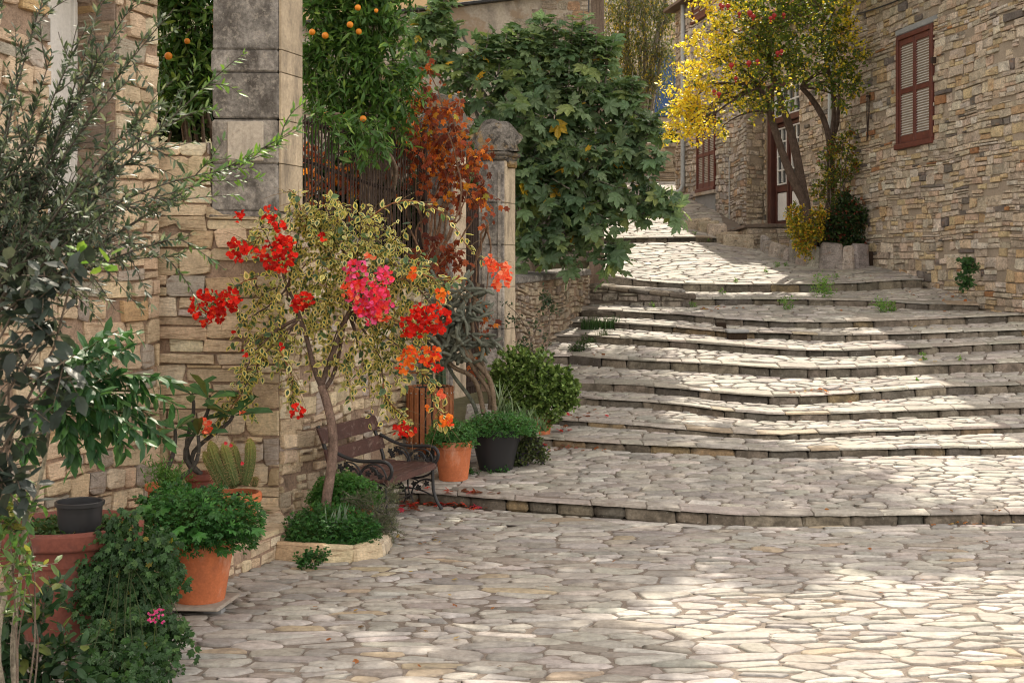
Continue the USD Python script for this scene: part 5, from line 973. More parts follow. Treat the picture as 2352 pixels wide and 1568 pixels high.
    for kind, x, y, r in clusters:
        n = max(3, int(r * r / 15)); a = rng.uniform(0, 6.28, n); rr = r * np.sqrt(rng.random(n)); Pq = np.array([at(x + q * math.cos(b), y + q * math.sin(b), d - .42 + rng.uniform(-.12, .12)) for q, b in zip(rr, a)])
        Nq = unit(rng.normal(0, .8, (n, 3)) + np.array([0, -.7, .1])); Dq = unit(np.cross(Nq, rng.normal(size=(n, 3))))
        FS.append((Pq, Dq, Nq, rng.uniform(.028, .044, n), tints(FL[kind], n, rng, .3)))
    a = [np.concatenate(q) for q in zip(*FS)]; leaf_parts(t, 'flower', BRACT, *a, M['petal'], 300, rest='small_flowers', least=3)
bougainvillea()

# ------------------------------------------------------------------ pots and the plants in them
def pot_profile(r, h, rim=.045, base=.68, wall=.022, lip=.02):
    return [(0, 0), (r * base, 0), (r * base + .004, .006), (r - lip - .004, h - rim - .012), (r - lip, h - rim - .008), (r - .004, h - rim), (r, h - rim + .008), (r, h - .008), (r - .006, h), (r - wall, h), (r - wall - .004, h - .01), (r - wall - .02, h - .05)]
def pot(t, c, r, h, mat, rim=.045, base=.68, lip=.02, soil=True, n=44, name='pot'):
    put(t, name, lathe(pot_profile(r, h, rim, base, lip=lip), n, c), M[mat], smooth=38)
    if soil:
        v, f = lathe([(.001, h - .045), (r * .6, h - .035), (r - .03, h - .05)], 24, c); put(t, 'soil', (v, f), M['soil'])
HERB = [(5, (.028, .095, .022)), (4, (.04, .13, .03)), (2, (.065, .17, .04)), (1, (.02, .055, .018))]
def mound(t, c, R, n, size, seed, pal=HERB, tpl=PARS, name='foliage', cap=0, big=0, low=0.0):
    """a dense cushion of small leaves: c centre of its base, R radii"""
    rng = np.random.default_rng(seed); R = np.asarray(R, float); u = unit(rng.normal(size=(n, 3))); u[:, 2] = np.where(u[:, 2] < low, np.abs(u[:, 2]) * (.3 if low else 1) + low * rng.random(n), u[:, 2]); b = .72 + .45 * meshkit.fbm(u * 2.2 + seed, 3, seed)
    r = rng.uniform(.72, 1.04, n) * b; P = np.asarray(c) + u * R * r[:, None]; D = unit(u * [1, 1, .3] + rng.normal(0, .5, (n, 3))); N = unit(u + np.array([0, 0, .8]) + rng.normal(0, .4, (n, 3)))
    T = tints(pal, n, rng); leaf_parts(t, 'leaf', tpl, P, D, N, size * rng.uniform(.6, 1.2, n), T, M['leaf'], cap, rest=name)
    k = rng.choice(n, n // 6, replace=False); put(t, 'stem', join([tube([np.asarray(c) + (P[i] - c) * .3, P[i]], [.003, .002], 3, (.08, .13, .03), cap=False) for i in k]), M['leaf'])
    if big:
        k = rng.choice(np.where(u[:, 1] < .1)[0], big); leaf_parts(t, 'leaf', IVY, P[k] + u[k] * .03, unit(u[k] * [1, 1, .2] + np.array([0, 0, -.4])), N[k], size * 2.3 * rng.uniform(.8, 1.2, big), tints([(1, (.045, .15, .03))], big, rng), M['leaf'], big)

# big old terracotta tub in the left foreground with a black nursery pot in it
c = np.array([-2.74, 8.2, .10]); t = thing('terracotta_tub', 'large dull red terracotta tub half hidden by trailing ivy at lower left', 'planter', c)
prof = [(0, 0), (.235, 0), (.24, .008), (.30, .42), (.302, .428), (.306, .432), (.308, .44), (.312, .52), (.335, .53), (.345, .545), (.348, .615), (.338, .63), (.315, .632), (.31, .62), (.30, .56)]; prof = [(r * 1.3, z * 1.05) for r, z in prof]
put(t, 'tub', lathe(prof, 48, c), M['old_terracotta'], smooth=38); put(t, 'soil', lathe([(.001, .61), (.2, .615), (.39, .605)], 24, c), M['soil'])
mound(t, c + [0, 0, .60], (.36, .36, .09), 620, .045, 411, [(3, (.04, .085, .03)), (2, (.055, .11, .04)), (1, (.1, .1, .03))], IVY)
t = thing('wooden_block', 'dark weathered block under the terracotta tub', 'block', (c[0], c[1], 0)); put(t, 'block', boxm((c[0] - .3, c[1] - .3, 0), (c[0] + .3, c[1] + .3, .098), .02), M['eave_wood'])
c2 = np.array([-2.62, 8.05, .69]); t = thing('nursery_pot', 'black plastic nursery pot standing in the terracotta tub', 'pot', c2)
put(t, 'pot', lathe([(0, 0), (.105, 0), (.11, .01), (.135, .20), (.145, .203), (.147, .226), (.141, .23), (.133, .225), (.128, .1), (.11, .03)], 36, c2), M['black_plastic'], smooth=38)
put(t, 'soil', lathe([(.001, .09), (.125, .085)], 20, c2), M['soil'])

# terracotta pot with a green mound on a slab
c = np.array([-2.145, 9.12, .06]); t = thing('potted_herb', 'bright terracotta pot under a spilling green mound on a stone slab', 'potted plant', c)
put(t, 'pot', lathe(pot_profile(.245, .44, .05, .68, lip=.008), 48, c), M['terracotta'], smooth=38); put(t, 'soil', lathe([(.001, .40), (.22, .39)], 20, c), M['soil'])
mound(t, c + [-.02, 0, .47], (.46, .40, .30), 4200, .052, 421, big=26, low=-.35)
t = thing('stone_slab', 'flat stone slab under the bright terracotta pot', 'slab', (c[0], c[1], 0))
rng = np.random.default_rng(6); put(t, 'slab', hexa(np.array([(-2.44, 8.9, .035), (-1.96, 8.86, .035), (-1.9, 9.3, .035), (-2.4, 9.36, .035), (-2.44, 8.9, .06), (-1.96, 8.86, .06), (-1.9, 9.3, .06), (-2.4, 9.36, .06)]), .012), M['plaster'])
for x, d in ((-2.35, 8.98), (-2.02, 9.0), (-2.2, 9.28)): put(t, 'prop_stone', boxm((x - .07, d - .05, -.01), (x + .07, d + .05, .033), .012), M['cement'])

# low shelf along the rough wall
t = thing('stone_shelf', 'low stone shelf at the foot of the rough wall carrying the cactus pot', 'ledge', (-2.6, 10.7, 0))
p = [(-3.35, 9.75), (-2.19, 9.75), (-1.93, 10.5), (-1.82, 10.86), (-2.06, 11.78), (-3.1, 11.78)]
put(t, 'core', man_mesh(prism(ccw([(x * .995, d + .02) for x, d in p]), 0, .20)), M['wall_mortar'])
fr = Frame((-2.19, 9.75), np.array([-1.82 + 2.19, 10.86 - 9.75])); o, rg = coursed(1.16, 0, .19, (.06, .1), (.1, .26), .009, 431, wob=.004)
pieces(t, 'stone', face_stones(fr, o, rg, RUBBLE, (.012, .03)), M['wall_stone'], rest='small_stones')
fr = Frame((-3.3, 9.75), (1, 0)); o, rg = coursed(1.1, 0, .19, (.06, .1), (.1, .26), .009, 432, wob=.004); pieces(t, 'stone', face_stones(fr, o, rg, RUBBLE, (.012, .03)), M['wall_stone'], rest='small_stones')
pieces(t, 'top_slab', crazy_paving(Polygon(p), .34, 1.1, .008, 433, RUBBLE, lambda a, b: .2 + 0 * a, (.02, .035), .003, .1), M['wall_stone'])

# cactus pot
c = np.array([-2.155, 10.36, .235]); t = thing('potted_cactus', 'terracotta pot of stout ribbed cactus columns on the stone shelf', 'potted plant', c)
prof = [(0, 0), (.125, 0), (.13, .008), (.165, .22), (.168, .235), (.172, .245), (.175, .26), (.187, .275), (.20, .29), (.203, .335), (.195, .352), (.178, .354), (.172, .34), (.165, .30)]
put(t, 'pot', lathe(prof, 44, c), M['terracotta'], smooth=38); put(t, 'soil', lathe([(.001, .325), (.165, .318)], 20, c), M['soil'])
def column(pts, r, ribs=11, seed=0, tint=(.075, .10, .03), top=(.2, .19, .04)):
    p = spline(pts, 16); n = ribs * 2; rr = r * np.r_[np.linspace(.8, 1, 4), np.ones(8), [.97, .85, .6, .2]]; v, f = tube(p, rr, n, cap=True); v = v.copy()
    for i in range(16):
        ring = v[i * n:(i + 1) * n]; ring[1::2] = p[i] + (ring[1::2] - p[i]) * .84
    T = np.vstack([np.repeat(np.linspace(0, 1, 16)[:, None] ** 3, n, 0), [[0]], [[1]]]); T = np.asarray(tint) * (1 - T) + np.asarray(top) * T; T[1:16 * n:2] *= .75
    rng = np.random.default_rng(seed); S = []
    for i in range(1, 16):
        for k in range(0, n, 2):
            b = v[i * n + k]; o = unit(b - p[i])
            for _ in range(2): S.append(tube([b, b + (o + rng.normal(0, .5, 3)) * r * .5], [.0011, .0004], 3, (.36, .24, .12), cap=False))
    return join([(v, f, T)] + S)
for k, (pts, r) in enumerate([([(512,1118),(488,1070),(468,1036)], .039), ([(528,1115),(500,1060),(482,1012)], .042), ([(540,1112),(525,1060),(512,1018)], .036), ([(556,1112),(543,1060),(531,1016)], .036), ([(561,1112),(574,1060),(573,1006)], .039), ([(537,1120),(535,1098),(534,1070)], .032), ([(520,1112),(497,1080),(505,1040)], .032), ([(581,1115),(584,1105),(584,1094)], .028)]):
    put(t, 'cactus_stem', column([at(x, y, 10.34 - .03 * (k % 3) + .02 * k) for x, y in pts], r * 1.15, 11, k), M['cactus'])
for (x, y) in ((531, 1023), (519, 1018), (557, 1064)):
    W, F, C = spread(BRACT, np.array([at(x, y, 10.2)]), np.array([[1, 0, 0.]]), np.array([[0, -1, .3]]), .026, [(.65, .06, .08)]); put(t, 'flower', flat(W, F, C), M['petal'])
# plumerias
def plumeria(label, base, stems, seed, size):
    rng = np.random.default_rng(seed); base = np.array(base, float); t = thing('plumeria', label, 'plant', base); put(t, 'stem', join([tube(spline([base] + [at(*q) for q in s], 10), np.linspace(.022, .014, 10), 8, (.075, .07, .06)) for s in stems]), M['bark'], smooth=True)
    for s in stems:
        tip = at(*s[-1]); n = 8; a = np.arange(n) * 2.4 + rng.uniform(0, 6); el = rng.uniform(-.15, .75, n); D = np.stack([np.cos(a) * np.cos(el), np.sin(a) * np.cos(el), np.sin(el)], 1); D[:, 1] *= .8
        leaf_parts(t, 'leaf', PADDLE, np.repeat(tip[None], n, 0), D, np.tile([0, -.35, 1.0], (n, 1)), size * rng.uniform(.7, 1.1, n), tints([(4, (.04, .105, .035)), (2, (.06, .14, .04)), (.8, (.10, .13, .04))], n, rng), M['gloss_leaf'], n)
    return t
t = plumeria('low plumeria with broad paddle leaves left of the cactus pot', (-2.86, 10.75, .6), [[(392,1060,10.75),(402,985,10.7)], [(445,1070,10.8),(455,1000,10.85)]], 441, .23); pot(t, (-2.84, 10.75, .235), .13, .36, 'terracotta', .05, .7)
t = plumeria('taller plumeria with long leaves and dark stems behind the cactus', (-2.62, 11.2, .6), [[(425,1040,11.15),(470,960,11.1),(478,915,11.0)], [(440,1060,11.2),(500,990,11.1),(535,955,11.0)], [(432,1000,11.2),(445,940,11.2),(440,905,11.2)]], 442, .30); pot(t, (-2.62, 11.2, .235), .15, .38, 'old_terracotta', .05, .7)
bush('fern', 'pale green fern tucked against the corner of the stone house', 'fern', [(385,1110,34),(370,1085,26),(410,1100,25)], 10.3, 60, 16, .05, [(3, (.06, .15, .03)), (2, (.1, .2, .045))], 443, (-2.75, 10.3, .235), tpl=NARROW, tw=.22, stem=0)
bush('geranium', 'leafy geranium between the plumerias and the green mound', 'plant', [(375,1150,34),(410,1140,30),(440,1150,26),(350,1160,24)], 9.9, 90, 8, .055, HERB, 444, (-2.6, 9.95, .235), tpl=IVY, tw=.12, stem=.006)

# stone bed with the bougainvillea's green cushion
t = thing('planting_bed', 'low bed edged with rough cream stones holding a green cushion plant', 'planter', (-1.5, 11, 0)); rng = np.random.default_rng(451)
ed = [(-1.99, 10.75), (-1.93, 10.58), (-1.5, 10.45), (-1.24, 10.5), (-1.02, 10.72), (-1.0, 11.2)]
for a, b, h in zip(ed[:-1], ed[1:], (.14, .15, .13, .12, .12)):
    a, b = np.array(a), np.array(b); u = (b - a) / np.linalg.norm(b - a); nn = np.array([-u[1], u[0]]); a, b = a + u * .01, b - u * .01
    c8 = [(*a, -.02), (*b, -.02), (*(b + nn * .15), -.02), (*(a + nn * .15), -.02), (*(a + nn * .012), h), (*(b + nn * .012), h * .95), (*(b + nn * .13), h), (*(a + nn * .13), h)]
    put(t, 'edging_stone', colour(hexa(np.array(c8) + rng.normal(0, .012, (8, 3)), .02), pick(RUBBLE, rng)), M['wall_stone'])
put(t, 'soil', man_mesh(prism(ccw([(-1.9, 10.7), (-1.5, 10.58), (-1.2, 10.65), (-1.1, 11.2), (-1.6, 11.8), (-1.9, 11.6)]), 0, .08)), M['soil'])
mound(t, (-1.50, 10.88, .06), (.46, .34, .34), 4200, .040, 452)
leaf_parts(t, 'blade', BLADE, np.array([at(750 + 6 * k, 1200, 10.75) for k in range(9)]), np.array([[rng.normal(0, .25), rng.normal(0, .2), 1] for k in range(9)]), np.tile([0, -1.0, 0], (9, 1)), rng.uniform(.1, .17, 9), np.tile([.13, .19, .13], (9, 1)), M['leaf'], 9)
c = np.array([-1.47, 11.48, .03]); t = thing('potted_herb', 'wide terracotta bowl with a green mound behind the bougainvillea trunk', 'potted plant', c)
put(t, 'pot', lathe([(0, 0), (.17, 0), (.245, .20), (.27, .205), (.278, .25), (.268, .262), (.25, .26), (.235, .22)], 44, c), M['terracotta'], smooth=38)
mound(t, c + [.02, 0, .28], (.33, .28, .27), 3600, .036, 453, [(4, (.04, .125, .025)), (3, (.06, .17, .035)), (2, (.09, .2, .045))])
bush('rosemary', 'grey-green rosemary sprawling between the bench and the stone bed', 'shrub', [(870,1180,38),(840,1200,38),(890,1210,34),(860,1225,30),(820,1150,26),(900,1130,24),(850,1140,22)], 11.15, 420, 22, .022, [(4, (.10, .125, .075)), (3, (.07, .095, .05)), (2, (.14, .15, .085))], 454, (-1.13, 11.2, .0), tpl=NARROW, tw=.12, stem=.007, up=.3, spf=.6, bark=(.25, .21, .18))

# pot by the step, tub of cholla
c = np.array([-.60, 13.62, float(terrain(-.6, 13.62)) + .012]); t = thing('potted_herb', 'terracotta pot with small creeping leaves beside the right end of the bench', 'potted plant', c)
put(t, 'pot', lathe(pot_profile(.195, .40, .07, .74, lip=.006), 44, c), M['terracotta'], smooth=38)
mound(t, c + [-.02, .0, .42], (.27, .25, .22), 2300, .034, 461, [(4, (.045, .14, .035)), (3, (.07, .18, .05)), (2, (.1, .21, .06))], low=-.35)
c = np.array([-.17, 14.05, float(terrain(-.17, 14.05)) + .012]); t = thing('potted_cholla', 'tall cholla cactus tree growing from a black tub of green cover', 'potted plant', c)
put(t, 'tub', lathe([(0, 0), (.17, 0), (.178, .012), (.262, .38), (.28, .39), (.286, .425), (.276, .435), (.258, .43), (.25, .38)], 44, c), M['black_plastic'], smooth=38); put(t, 'soil', lathe([(.001, .40), (.25, .38)], 20, c), M['soil'])
mound(t, c + [.03, -.02, .42], (.42, .34, .20), 3600, .034, 462, [(4, (.045, .14, .035)), (3, (.07, .18, .05)), (2, (.1, .21, .06))], low=-.3)
def cholla(t):
    rng = np.random.default_rng(463); d = 14.1; G = (.125, .135, .105); Br = (.17, .125, .085)
    S = [([(1135,950),(1130,890),(1118,860),(1090,830),(1072,790),(1066,740),(1060,690)], .030), ([(1112,950),(1098,890),(1078,860),(1045,845),(1020,810),(1005,770)], .028), ([(1125,940),(1112,880),(1090,850),(1070,810),(1050,770),(1040,720),(1035,670)], .026), ([(1095,950),(1070,900),(1040,860),(1025,830),(1010,790)], .022), ([(1118,860),(1095,800),(1085,750),(1090,690),(1100,650)], .024), ([(1072,790),(1045,740),(1020,690),(1005,650),(990,620)], .022)]
    out, tips = [], []
    for pts, r in S:
        q = [at(x, y, d + .04 * (len(pts) % 3) + rng.normal(0, .015)) for x, y in pts]; p = spline(q, 18); out.append(tube(p, np.linspace(r, r * .8, 18), 9, Br if r > .023 else G)); tips += [p[-1]] + [p[i] for i in (9, 11, 12, 13, 14, 15, 16)]
    put(t, 'trunk', join(out), M['bark'], smooth=True)
    seg = []
    def grow(p, dv, depth, r):
        L = rng.uniform(.09, .2); q = [p]; v = dv
        for k in range(4): v = unit(v + rng.normal(0, .10, 3) + np.array([0, 0, -.05 if depth < 2 else .03])); q.append(q[-1] + v * L / 4)
        n = 9; pp = spline(np.array(q), n); rr = r * np.r_[.7, np.ones(n - 3), .85, .35]; a = tube(pp, rr, 8, np.array(G) * rng.uniform(.8, 1.25)); vv = a[0].copy(); vv += (meshkit.noise(vv * 120)[:, None] - .5) * r * .5; seg.append((vv, a[1], a[2]))
        if depth > 0:
            for _ in range(rng.integers(1, 4)): grow(q[-1] if rng.random() < .6 else q[-2], unit(dv * .5 + rng.normal(0, .7, 3) + np.array([0, 0, .1])), depth - 1, r * .92)
    for tp in tips:
        if seg and len(seg) > 420: break
        for _ in range(2): grow(tp, unit(np.array([rng.normal(0, .8), rng.normal(0, .5), rng.normal(.25, .6)])), 2, .021)
    keep = []
    for s in seg:
        x, y = proj(s[0].mean(0)[None])[0]
        if 950 < x < 1150 and 545 < y < 830: keep.append(s)
    pieces(t, 'cactus_joint', keep, M['cactus'], cap=300, rest='small_joints', smooth=True)
cholla(t)
def blades(t, cs, n, L, seed, pal, width=1.0, name='blade', cap=60, lean=.5):
    rng = np.random.default_rng(seed); cs = np.asarray(cs, float); k = rng.integers(0, len(cs), n); P = cs[k] + rng.normal(0, .03, (n, 3)) * [1, 1, .1]; a = rng.uniform(0, 6.28, n); D = unit(np.stack([np.cos(a) * lean * rng.uniform(.3, 1.4, n), np.sin(a) * lean * rng.uniform(.3, 1.4, n), np.ones(n)], 1))
    N = unit(np.stack([-np.cos(a), -np.sin(a), .3 * np.ones(n)], 1)); tp = (BLADE[0] * [1, width, 1], BLADE[1]); leaf_parts(t, name, tp, P, D, N, L * rng.uniform(.6, 1.2, n), tints(pal, n, rng), M['thick_leaf'], cap, rest='small_blades')
t = thing('aloe_clump', 'pale green clump of fleshy aloe fingers behind the black tub', 'plant', (.12, 14.5, .4))
blades(t, [at(x, y, 14.5) for x, y in ((1180,965),(1200,975),(1225,985),(1160,955),(1245,990),(1215,965))], 120, .19, 471, [(3, (.10, .17, .07)), (2, (.15, .22, .1))], 1.0, lean=.7)
blades(t, [at(1145, 955, 14.45), at(1165, 950, 14.45)], 9, .42, 472, [(1, (.16, .21, .11))], .7, lean=.5)
put(t, 'rock', colour(hexa(at(1195, 988, 14.3) + np.array([(-.2, -.1, -.1), (.2, -.12, -.1), (.22, .12, -.1), (-.18, .1, -.1), (-.15, -.08, .035), (.16, -.09, .03), (.18, .1, .05), (-.14, .08, .04)]), .03), (.42, .38, .31)), M['wall_stone'])
put(t, 'base', lathe([(0, 0), (.17, 0), (.2, .2), (.14, .28), (0, .28)], 20, (.14, 14.65, float(terrain(.14, 14.65)))), M['soil'])
# jade plant
c = np.array([.33, 15.5, float(terrain(.33, 15.5))]); t, _ = bush('potted_jade', 'rounded jade plant with fleshy leaves in a small terracotta pot beside the steps', 'potted plant',
    [(1180,850,50),(1230,860,55),(1160,890,40),(1280,890,45),(1220,900,60),(1300,910,34),(1255,930,45),(1170,920,35),(1290,870,30),(1200,940,32),(1145,870,25),(1190,825,25), (1310,890,22)], 15.4, 1500, 9, .046, [(4, (.09, .155, .035)), (4, (.135, .21, .05)), (3, (.2, .28, .075)), (1, (.05, .085, .025))], 481, c + [0, 0, .2], tpl=two_sided(.4, .02, .05), tw=.07, stem=.03, mat='thick_leaf', up=.5, shell=.45, spf=.8, sticky=0)
pot(t, c, .16, .25, 'terracotta', .04)
hs = [(1210,1020),(1190,1050),(1230,1030),(1170,1040),(1215,1060)]
bush('creeping_plant', 'low straggling succulent spilling over the end of the first step behind the black tub', 'plant', [(1205,1030,26),(1190,1055,24),(1225,1010,22),(1240,1040,18),(1195,1080,14)], 14.2, 330, 8, .04, [(3, (.07, .10, .04)), (2, (.11, .13, .05)), (1, (.06, .05, .08))], 482, at(1205, 1075, 14.35), tw=.09, stem=.006)
bush('rose_sapling', 'slender rose sapling with sparse leaves in front of the rubble wall', 'sapling', [(1165,700,16),(1180,730,18),(1200,790,16),(1255,690,20),(1240,740,22),(1250,780,18),(1225,820,26),(1210,840,20),(1270,700,14)], 16.6, 60, 6, .055, [(3, (.035, .06, .035)), (2, (.06, .085, .045))], 483, at(1215, 880, 16.6), tw=.2, stem=.012)

# ------------------------------------------------------------------ bench
def bench():
    o = np.array([-.765, 12.9, 0.0]); fr = Frame(o - 1.12 * UL[:2].tolist()[0] * 0 - np.array([0, 0, 0]), UL); fr = Frame((o[0] - 1.12 * UL[0], o[1] - 1.12 * UL[1], .01), UL)   # s 0..1.12, n=0 at the front legs, negative towards the wall
    t = thing('park_bench', 'old park bench with black cast iron ends and worn brown planks', 'bench', fr(.56, -.25, 0))
    for s0 in (0.0, 1.12):
        P = lambda pts, n=18: spline([fr(s0, a * 1.2, z) for a, z in pts], n)
        arm = [(-.47, .70), (-.40, .66), (-.30, .615), (-.15, .60), (-.04, .605), (.02, .585), (.045, .53), (.03, .47), (.0, .42), (-.005, .33), (.0, .2), (.03, .08), (.075, .0)]
        back = [(-.565, .90), (-.53, .78), (-.48, .62), (-.44, .48), (-.43, .36), (-.46, .2), (-.52, .05), (-.55, .0)]
        e = put(t, 'cast_iron_end', join([tube(P(arm, 34), .017, 8), tube(P(back, 24), .018, 8), tube(P([(-.45, .40), (-.2, .395), (.0, .40)], 8), .014, 6), tube(P([(-.43, .36), (-.28, .30), (-.1, .30), (.0, .36)], 10), .012, 6)]), M['iron'], smooth=40)
        sc = [[(-.22, .40), (-.21, .5), (-.26, .57), (-.33, .585)], [(-.22, .40), (-.20, .52), (-.13, .575), (-.05, .56), (-.01, .5), (.0, .44)], [(-.22, .40), (-.235, .5), (-.30, .55), (-.36, .52)], [(-.2, .50), (-.14, .55), (-.09, .53), (-.07, .48)],
              [(-.43, .30), (-.34, .29), (-.27, .22), (-.24, .12), (-.26, .04)], [(.0, .26), (-.08, .28), (-.16, .22), (-.19, .12), (-.17, .05)], [(-.22, .30), (-.22, .2), (-.2, .1)], [(-.46, .12), (-.36, .17), (-.22, .19), (-.1, .17), (.0, .12)], [(-.3, .26), (-.22, .29), (-.13, .26)]]
        put(t, 'scrollwork', join([tube(P(q, 12), np.linspace(.011, .007, 12), 6) for q in sc]), M['iron'], smooth=40)
        rng = np.random.default_rng(int(s0 * 10) + 7); fl = []
        for a, z in [(-.33, .56), (-.36, .5), (-.29, .53), (-.08, .50), (-.11, .53), (-.05, .47), (-.15, .49), (-.38, .54), (-.26, .17), (-.3, .21), (-.13, .2), (-.17, .23), (-.22, .1), (-.35, .2), (-.06, .24)]:
            k = 5; pp = np.tile(fr(s0, a * 1.2, z), (k, 1)); an = np.arange(k) * 1.2566 + rng.uniform(0, 6); Dq = np.cos(an)[:, None] * fr.n + np.sin(an)[:, None] * np.array([0, 0, 1.0]); v, f = OVATE
            W, F, C = spread((np.vstack([v, v + [0, 0, -.12]]), np.vstack([f, f[:, ::-1] + len(v)])), pp, Dq, np.tile(-fr.u, (k, 1)), .034, np.zeros((k, 3))); fl.append((W.reshape(-1, 3), F.reshape(-1, 3)))
        put(t, 'leaf_ornament', join(fl), M['iron'])
    rng = np.random.default_rng(3)
    for k, n0 in enumerate((-.53, -.40, -.27, -.135)):
        z = .418 + (.008 if k == 0 else 0); put(t, 'seat_plank', fr.box(-.035, 1.155, n0, n0 + .122, z, z + .03, .006), M['bench_wood'])
    put(t, 'front_plank', fr.box(-.03, 1.15, .0, .026, .385, .447, .006), M['bench_wood'])
    for z0, z1, n0, n1 in ((.56, .685, -.53, -.565), (.745, .875, -.585, -.64)):
        c8 = [fr(-.06, n0, z0), fr(1.18, n0, z0), fr(1.18, n0 - .032, z0 + .008), fr(-.06, n0 - .032, z0 + .008), fr(-.06, n1, z1), fr(1.18, n1, z1), fr(1.18, n1 - .032, z1 + .008), fr(-.06, n1 - .032, z1 + .008)]
        put(t, 'back_plank', hexa(c8, .006), M['bench_wood'])
    put(t, 'tie_rod', tube([fr(.0, -.2, .14), fr(1.12, -.2, .14)], .007, 6), M['iron'])
bench()

# ------------------------------------------------------------------ slatted bin with columnar cacti behind it
c = np.array([-.885, 14.35, float(terrain(-.885, 14.35))]); t = thing('slatted_bin', 'round litter bin of upright brown wooden slats with steel bolts', 'bin', c)
n = 22; R = .235
for k in range(n):
    a = 2 * math.pi * (k + .5) / n; fr = Frame((c[0] + R * math.cos(a), c[1] + R * math.sin(a), c[2]), (-math.sin(a), math.cos(a)))
    s = put(t, 'slat', fr.box(-.025, .025, -.004, .020, .20, .86, .005), M['bin_wood'])
    for z in (.27, .795): put(s, 'bolt', (fr(*lathe([(0, .006), (.006, .005), (.0085, .0), (.0085, -.002)], 8)[0].T[[0, 2, 1]] + np.array([[0.], [.0225], [z]])), lathe([(0, .006), (.006, .005), (.0085, .0), (.0085, -.002)], 8)[1]), M['steel'])
put(t, 'liner', lathe([(0, .22), (R - .012, .22), (R - .012, .84), (R - .03, .84), (R - .03, .5), (0, .5)], 28, c), M['iron'])
put(t, 'post', join([tube([c, c + [0, 0, .22]], .05, 10), lathe([(.13, 0), (.13, .02), (.05, .03)], 20, c)]), M['iron'])
t = thing('potted_columnar_cactus', 'grey-green columnar cacti rising behind the slatted bin', 'potted plant', (-.95, 14.85, .2))
pot(t, (-.95, 14.86, float(terrain(-.95, 14.86))), .2, .55, 'terracotta', .05)
for k, (x, y0, y1, r) in enumerate([(975,930,820,.035),(987,930,790,.04),(1008,930,800,.045),(1018,930,830,.038),(960,930,850,.03),(995,930,880,.05)]):
    put(t, 'cactus_stem', column([at(x + 2, 960, 14.85), at(x, .5 * (y0 + y1), 14.82), at(x - 2 + (k % 3) * 2, y1, 14.8)], r, 6, 40 + k, (.07, .115, .065), (.1, .15, .08)), M['cactus'])
# ------------------------------------------------------------------ weeds on the steps, fallen leaves
def weed(x, y, d, r, label, pal, seed, n=26, size=.035, tpl=OVATE, name='weed'):
    b = at(x, y, d); b[2] = float(terrain(b[0], b[1])); q = at(x, y, d); rr = r / FO * d
    bush(name, label, 'weed', [(b + np.array([0, 0, rr * .9]), np.array([rr * .7, rr * .6, rr * .8]))] if 0 else [(b + np.array([0, 0, rr * .9]), np.array([rr * .7, rr * .6, rr * .8])), (b + np.array([rr * .3, 0, rr * .5]), np.array([rr * .5, rr * .5, rr * .4]))], d, n, 7, size, pal, seed, b, tpl=tpl, tw=rr * .7, stem=.004, shell=.1, up=.4, sticky=0)
WG = [(3, (.09, .21, .035)), (2, (.14, .28, .05)), (1, (.2, .27, .06))]
WEEDS = [(1887,672,21.0,36,'bright green bushy weed on the path edge below the planter',110),(1808,706,20.4,24,'tall yellow-green weed on the tenth step',36),(2022,706,20.0,24,'spreading green weed at the right end of the tenth step',46),(2048,700,20.1,15,'small leafy weed beside the spreading weed',30),(1660,668,21.9,9,'little green weed at the left part of the path edge',14),(1758,628,23.4,8,'small weed on the shaded path near the planter',14),(1690,642,22.5,6,'tiny weed in the sunlit path',9),
         (1590,690,20.9,11,'grassy weed at the corner of the low terrace wall',18),(1785,605,24.2,9,'weed at the foot of the upright planter stones',16),(1803,600,24.3,8,'second weed at the foot of the planter stones',12),(1920,640,22.6,9,'weed on the path in front of the dark bush',14),(2120,824,17.6,10,'low weed on the sixth step',14),(2205,823,17.5,7,'tiny weed on the sixth step at right',8),(2105,886,16.9,6,'tiny weed under the edge of the sixth step',8),(1625,548,27.2,7,'weed on the upper path kerb',10),(1596,546,27.4,6,'tuft on the upper path kerb',8),(1500,690,21.0,9,'small weed on the terrace wall',10)]
for k, (x, y, d, r, lab, n) in enumerate(WEEDS): weed(x, y, d, r, lab, WG, 500 + k, n, .03 if r > 12 else .022)
bush('wall_plant', 'dark green caper plant growing out of the house wall', 'plant', [(2220,605,15),(2232,615,13),(2212,640,13),(2225,645,12),(2218,660,9)], 19.75, 50, 5, .085, [(2, (.035, .09, .03)), (1, (.05, .12, .035))], 531, at(2225, 640, 19.95), tpl=IVY, tw=.1, stem=.006, cap=40)
t = thing('grass_tuft', 'dark green grass tuft on the eighth step beside the rubble wall', 'grass'  , at(1375, 765, 20.4), kind=None)
blades(t, [np.array([*at(x, 765, 20.3)[:2], float(terrain(*at(x, 765, 20.3)[:2]))]) for x in (1345, 1358, 1370, 1385, 1400, 1412)], 260, .22, 532, [(3, (.03, .07, .02)), (2, (.05, .10, .03))], .6, cap=120, lean=.35)
t = thing('grass_tuft', 'moss and short grass on the seventh step against the rubble wall', 'grass', at(1365, 800, 19.7))
blades(t, [np.array([*at(x, 800, 19.6)[:2], float(terrain(*at(x, 800, 19.6)[:2]))]) for x in (1340, 1352, 1365, 1380, 1392)], 160, .12, 533, [(3, (.05, .075, .025)), (2, (.07, .10, .03))], .6, cap=80, lean=.5)
bush('weed', 'dark weed in the angle of the sixth step and the wall', 'weed', [(1330,800,18),(1322,820,16),(1345,790,14)], 19.2, 60, 6, .045, [(2, (.03, .06, .02)), (1, (.05, .09, .03))], 534, at(1330, 840, 19.2), tw=.12, stem=.005)
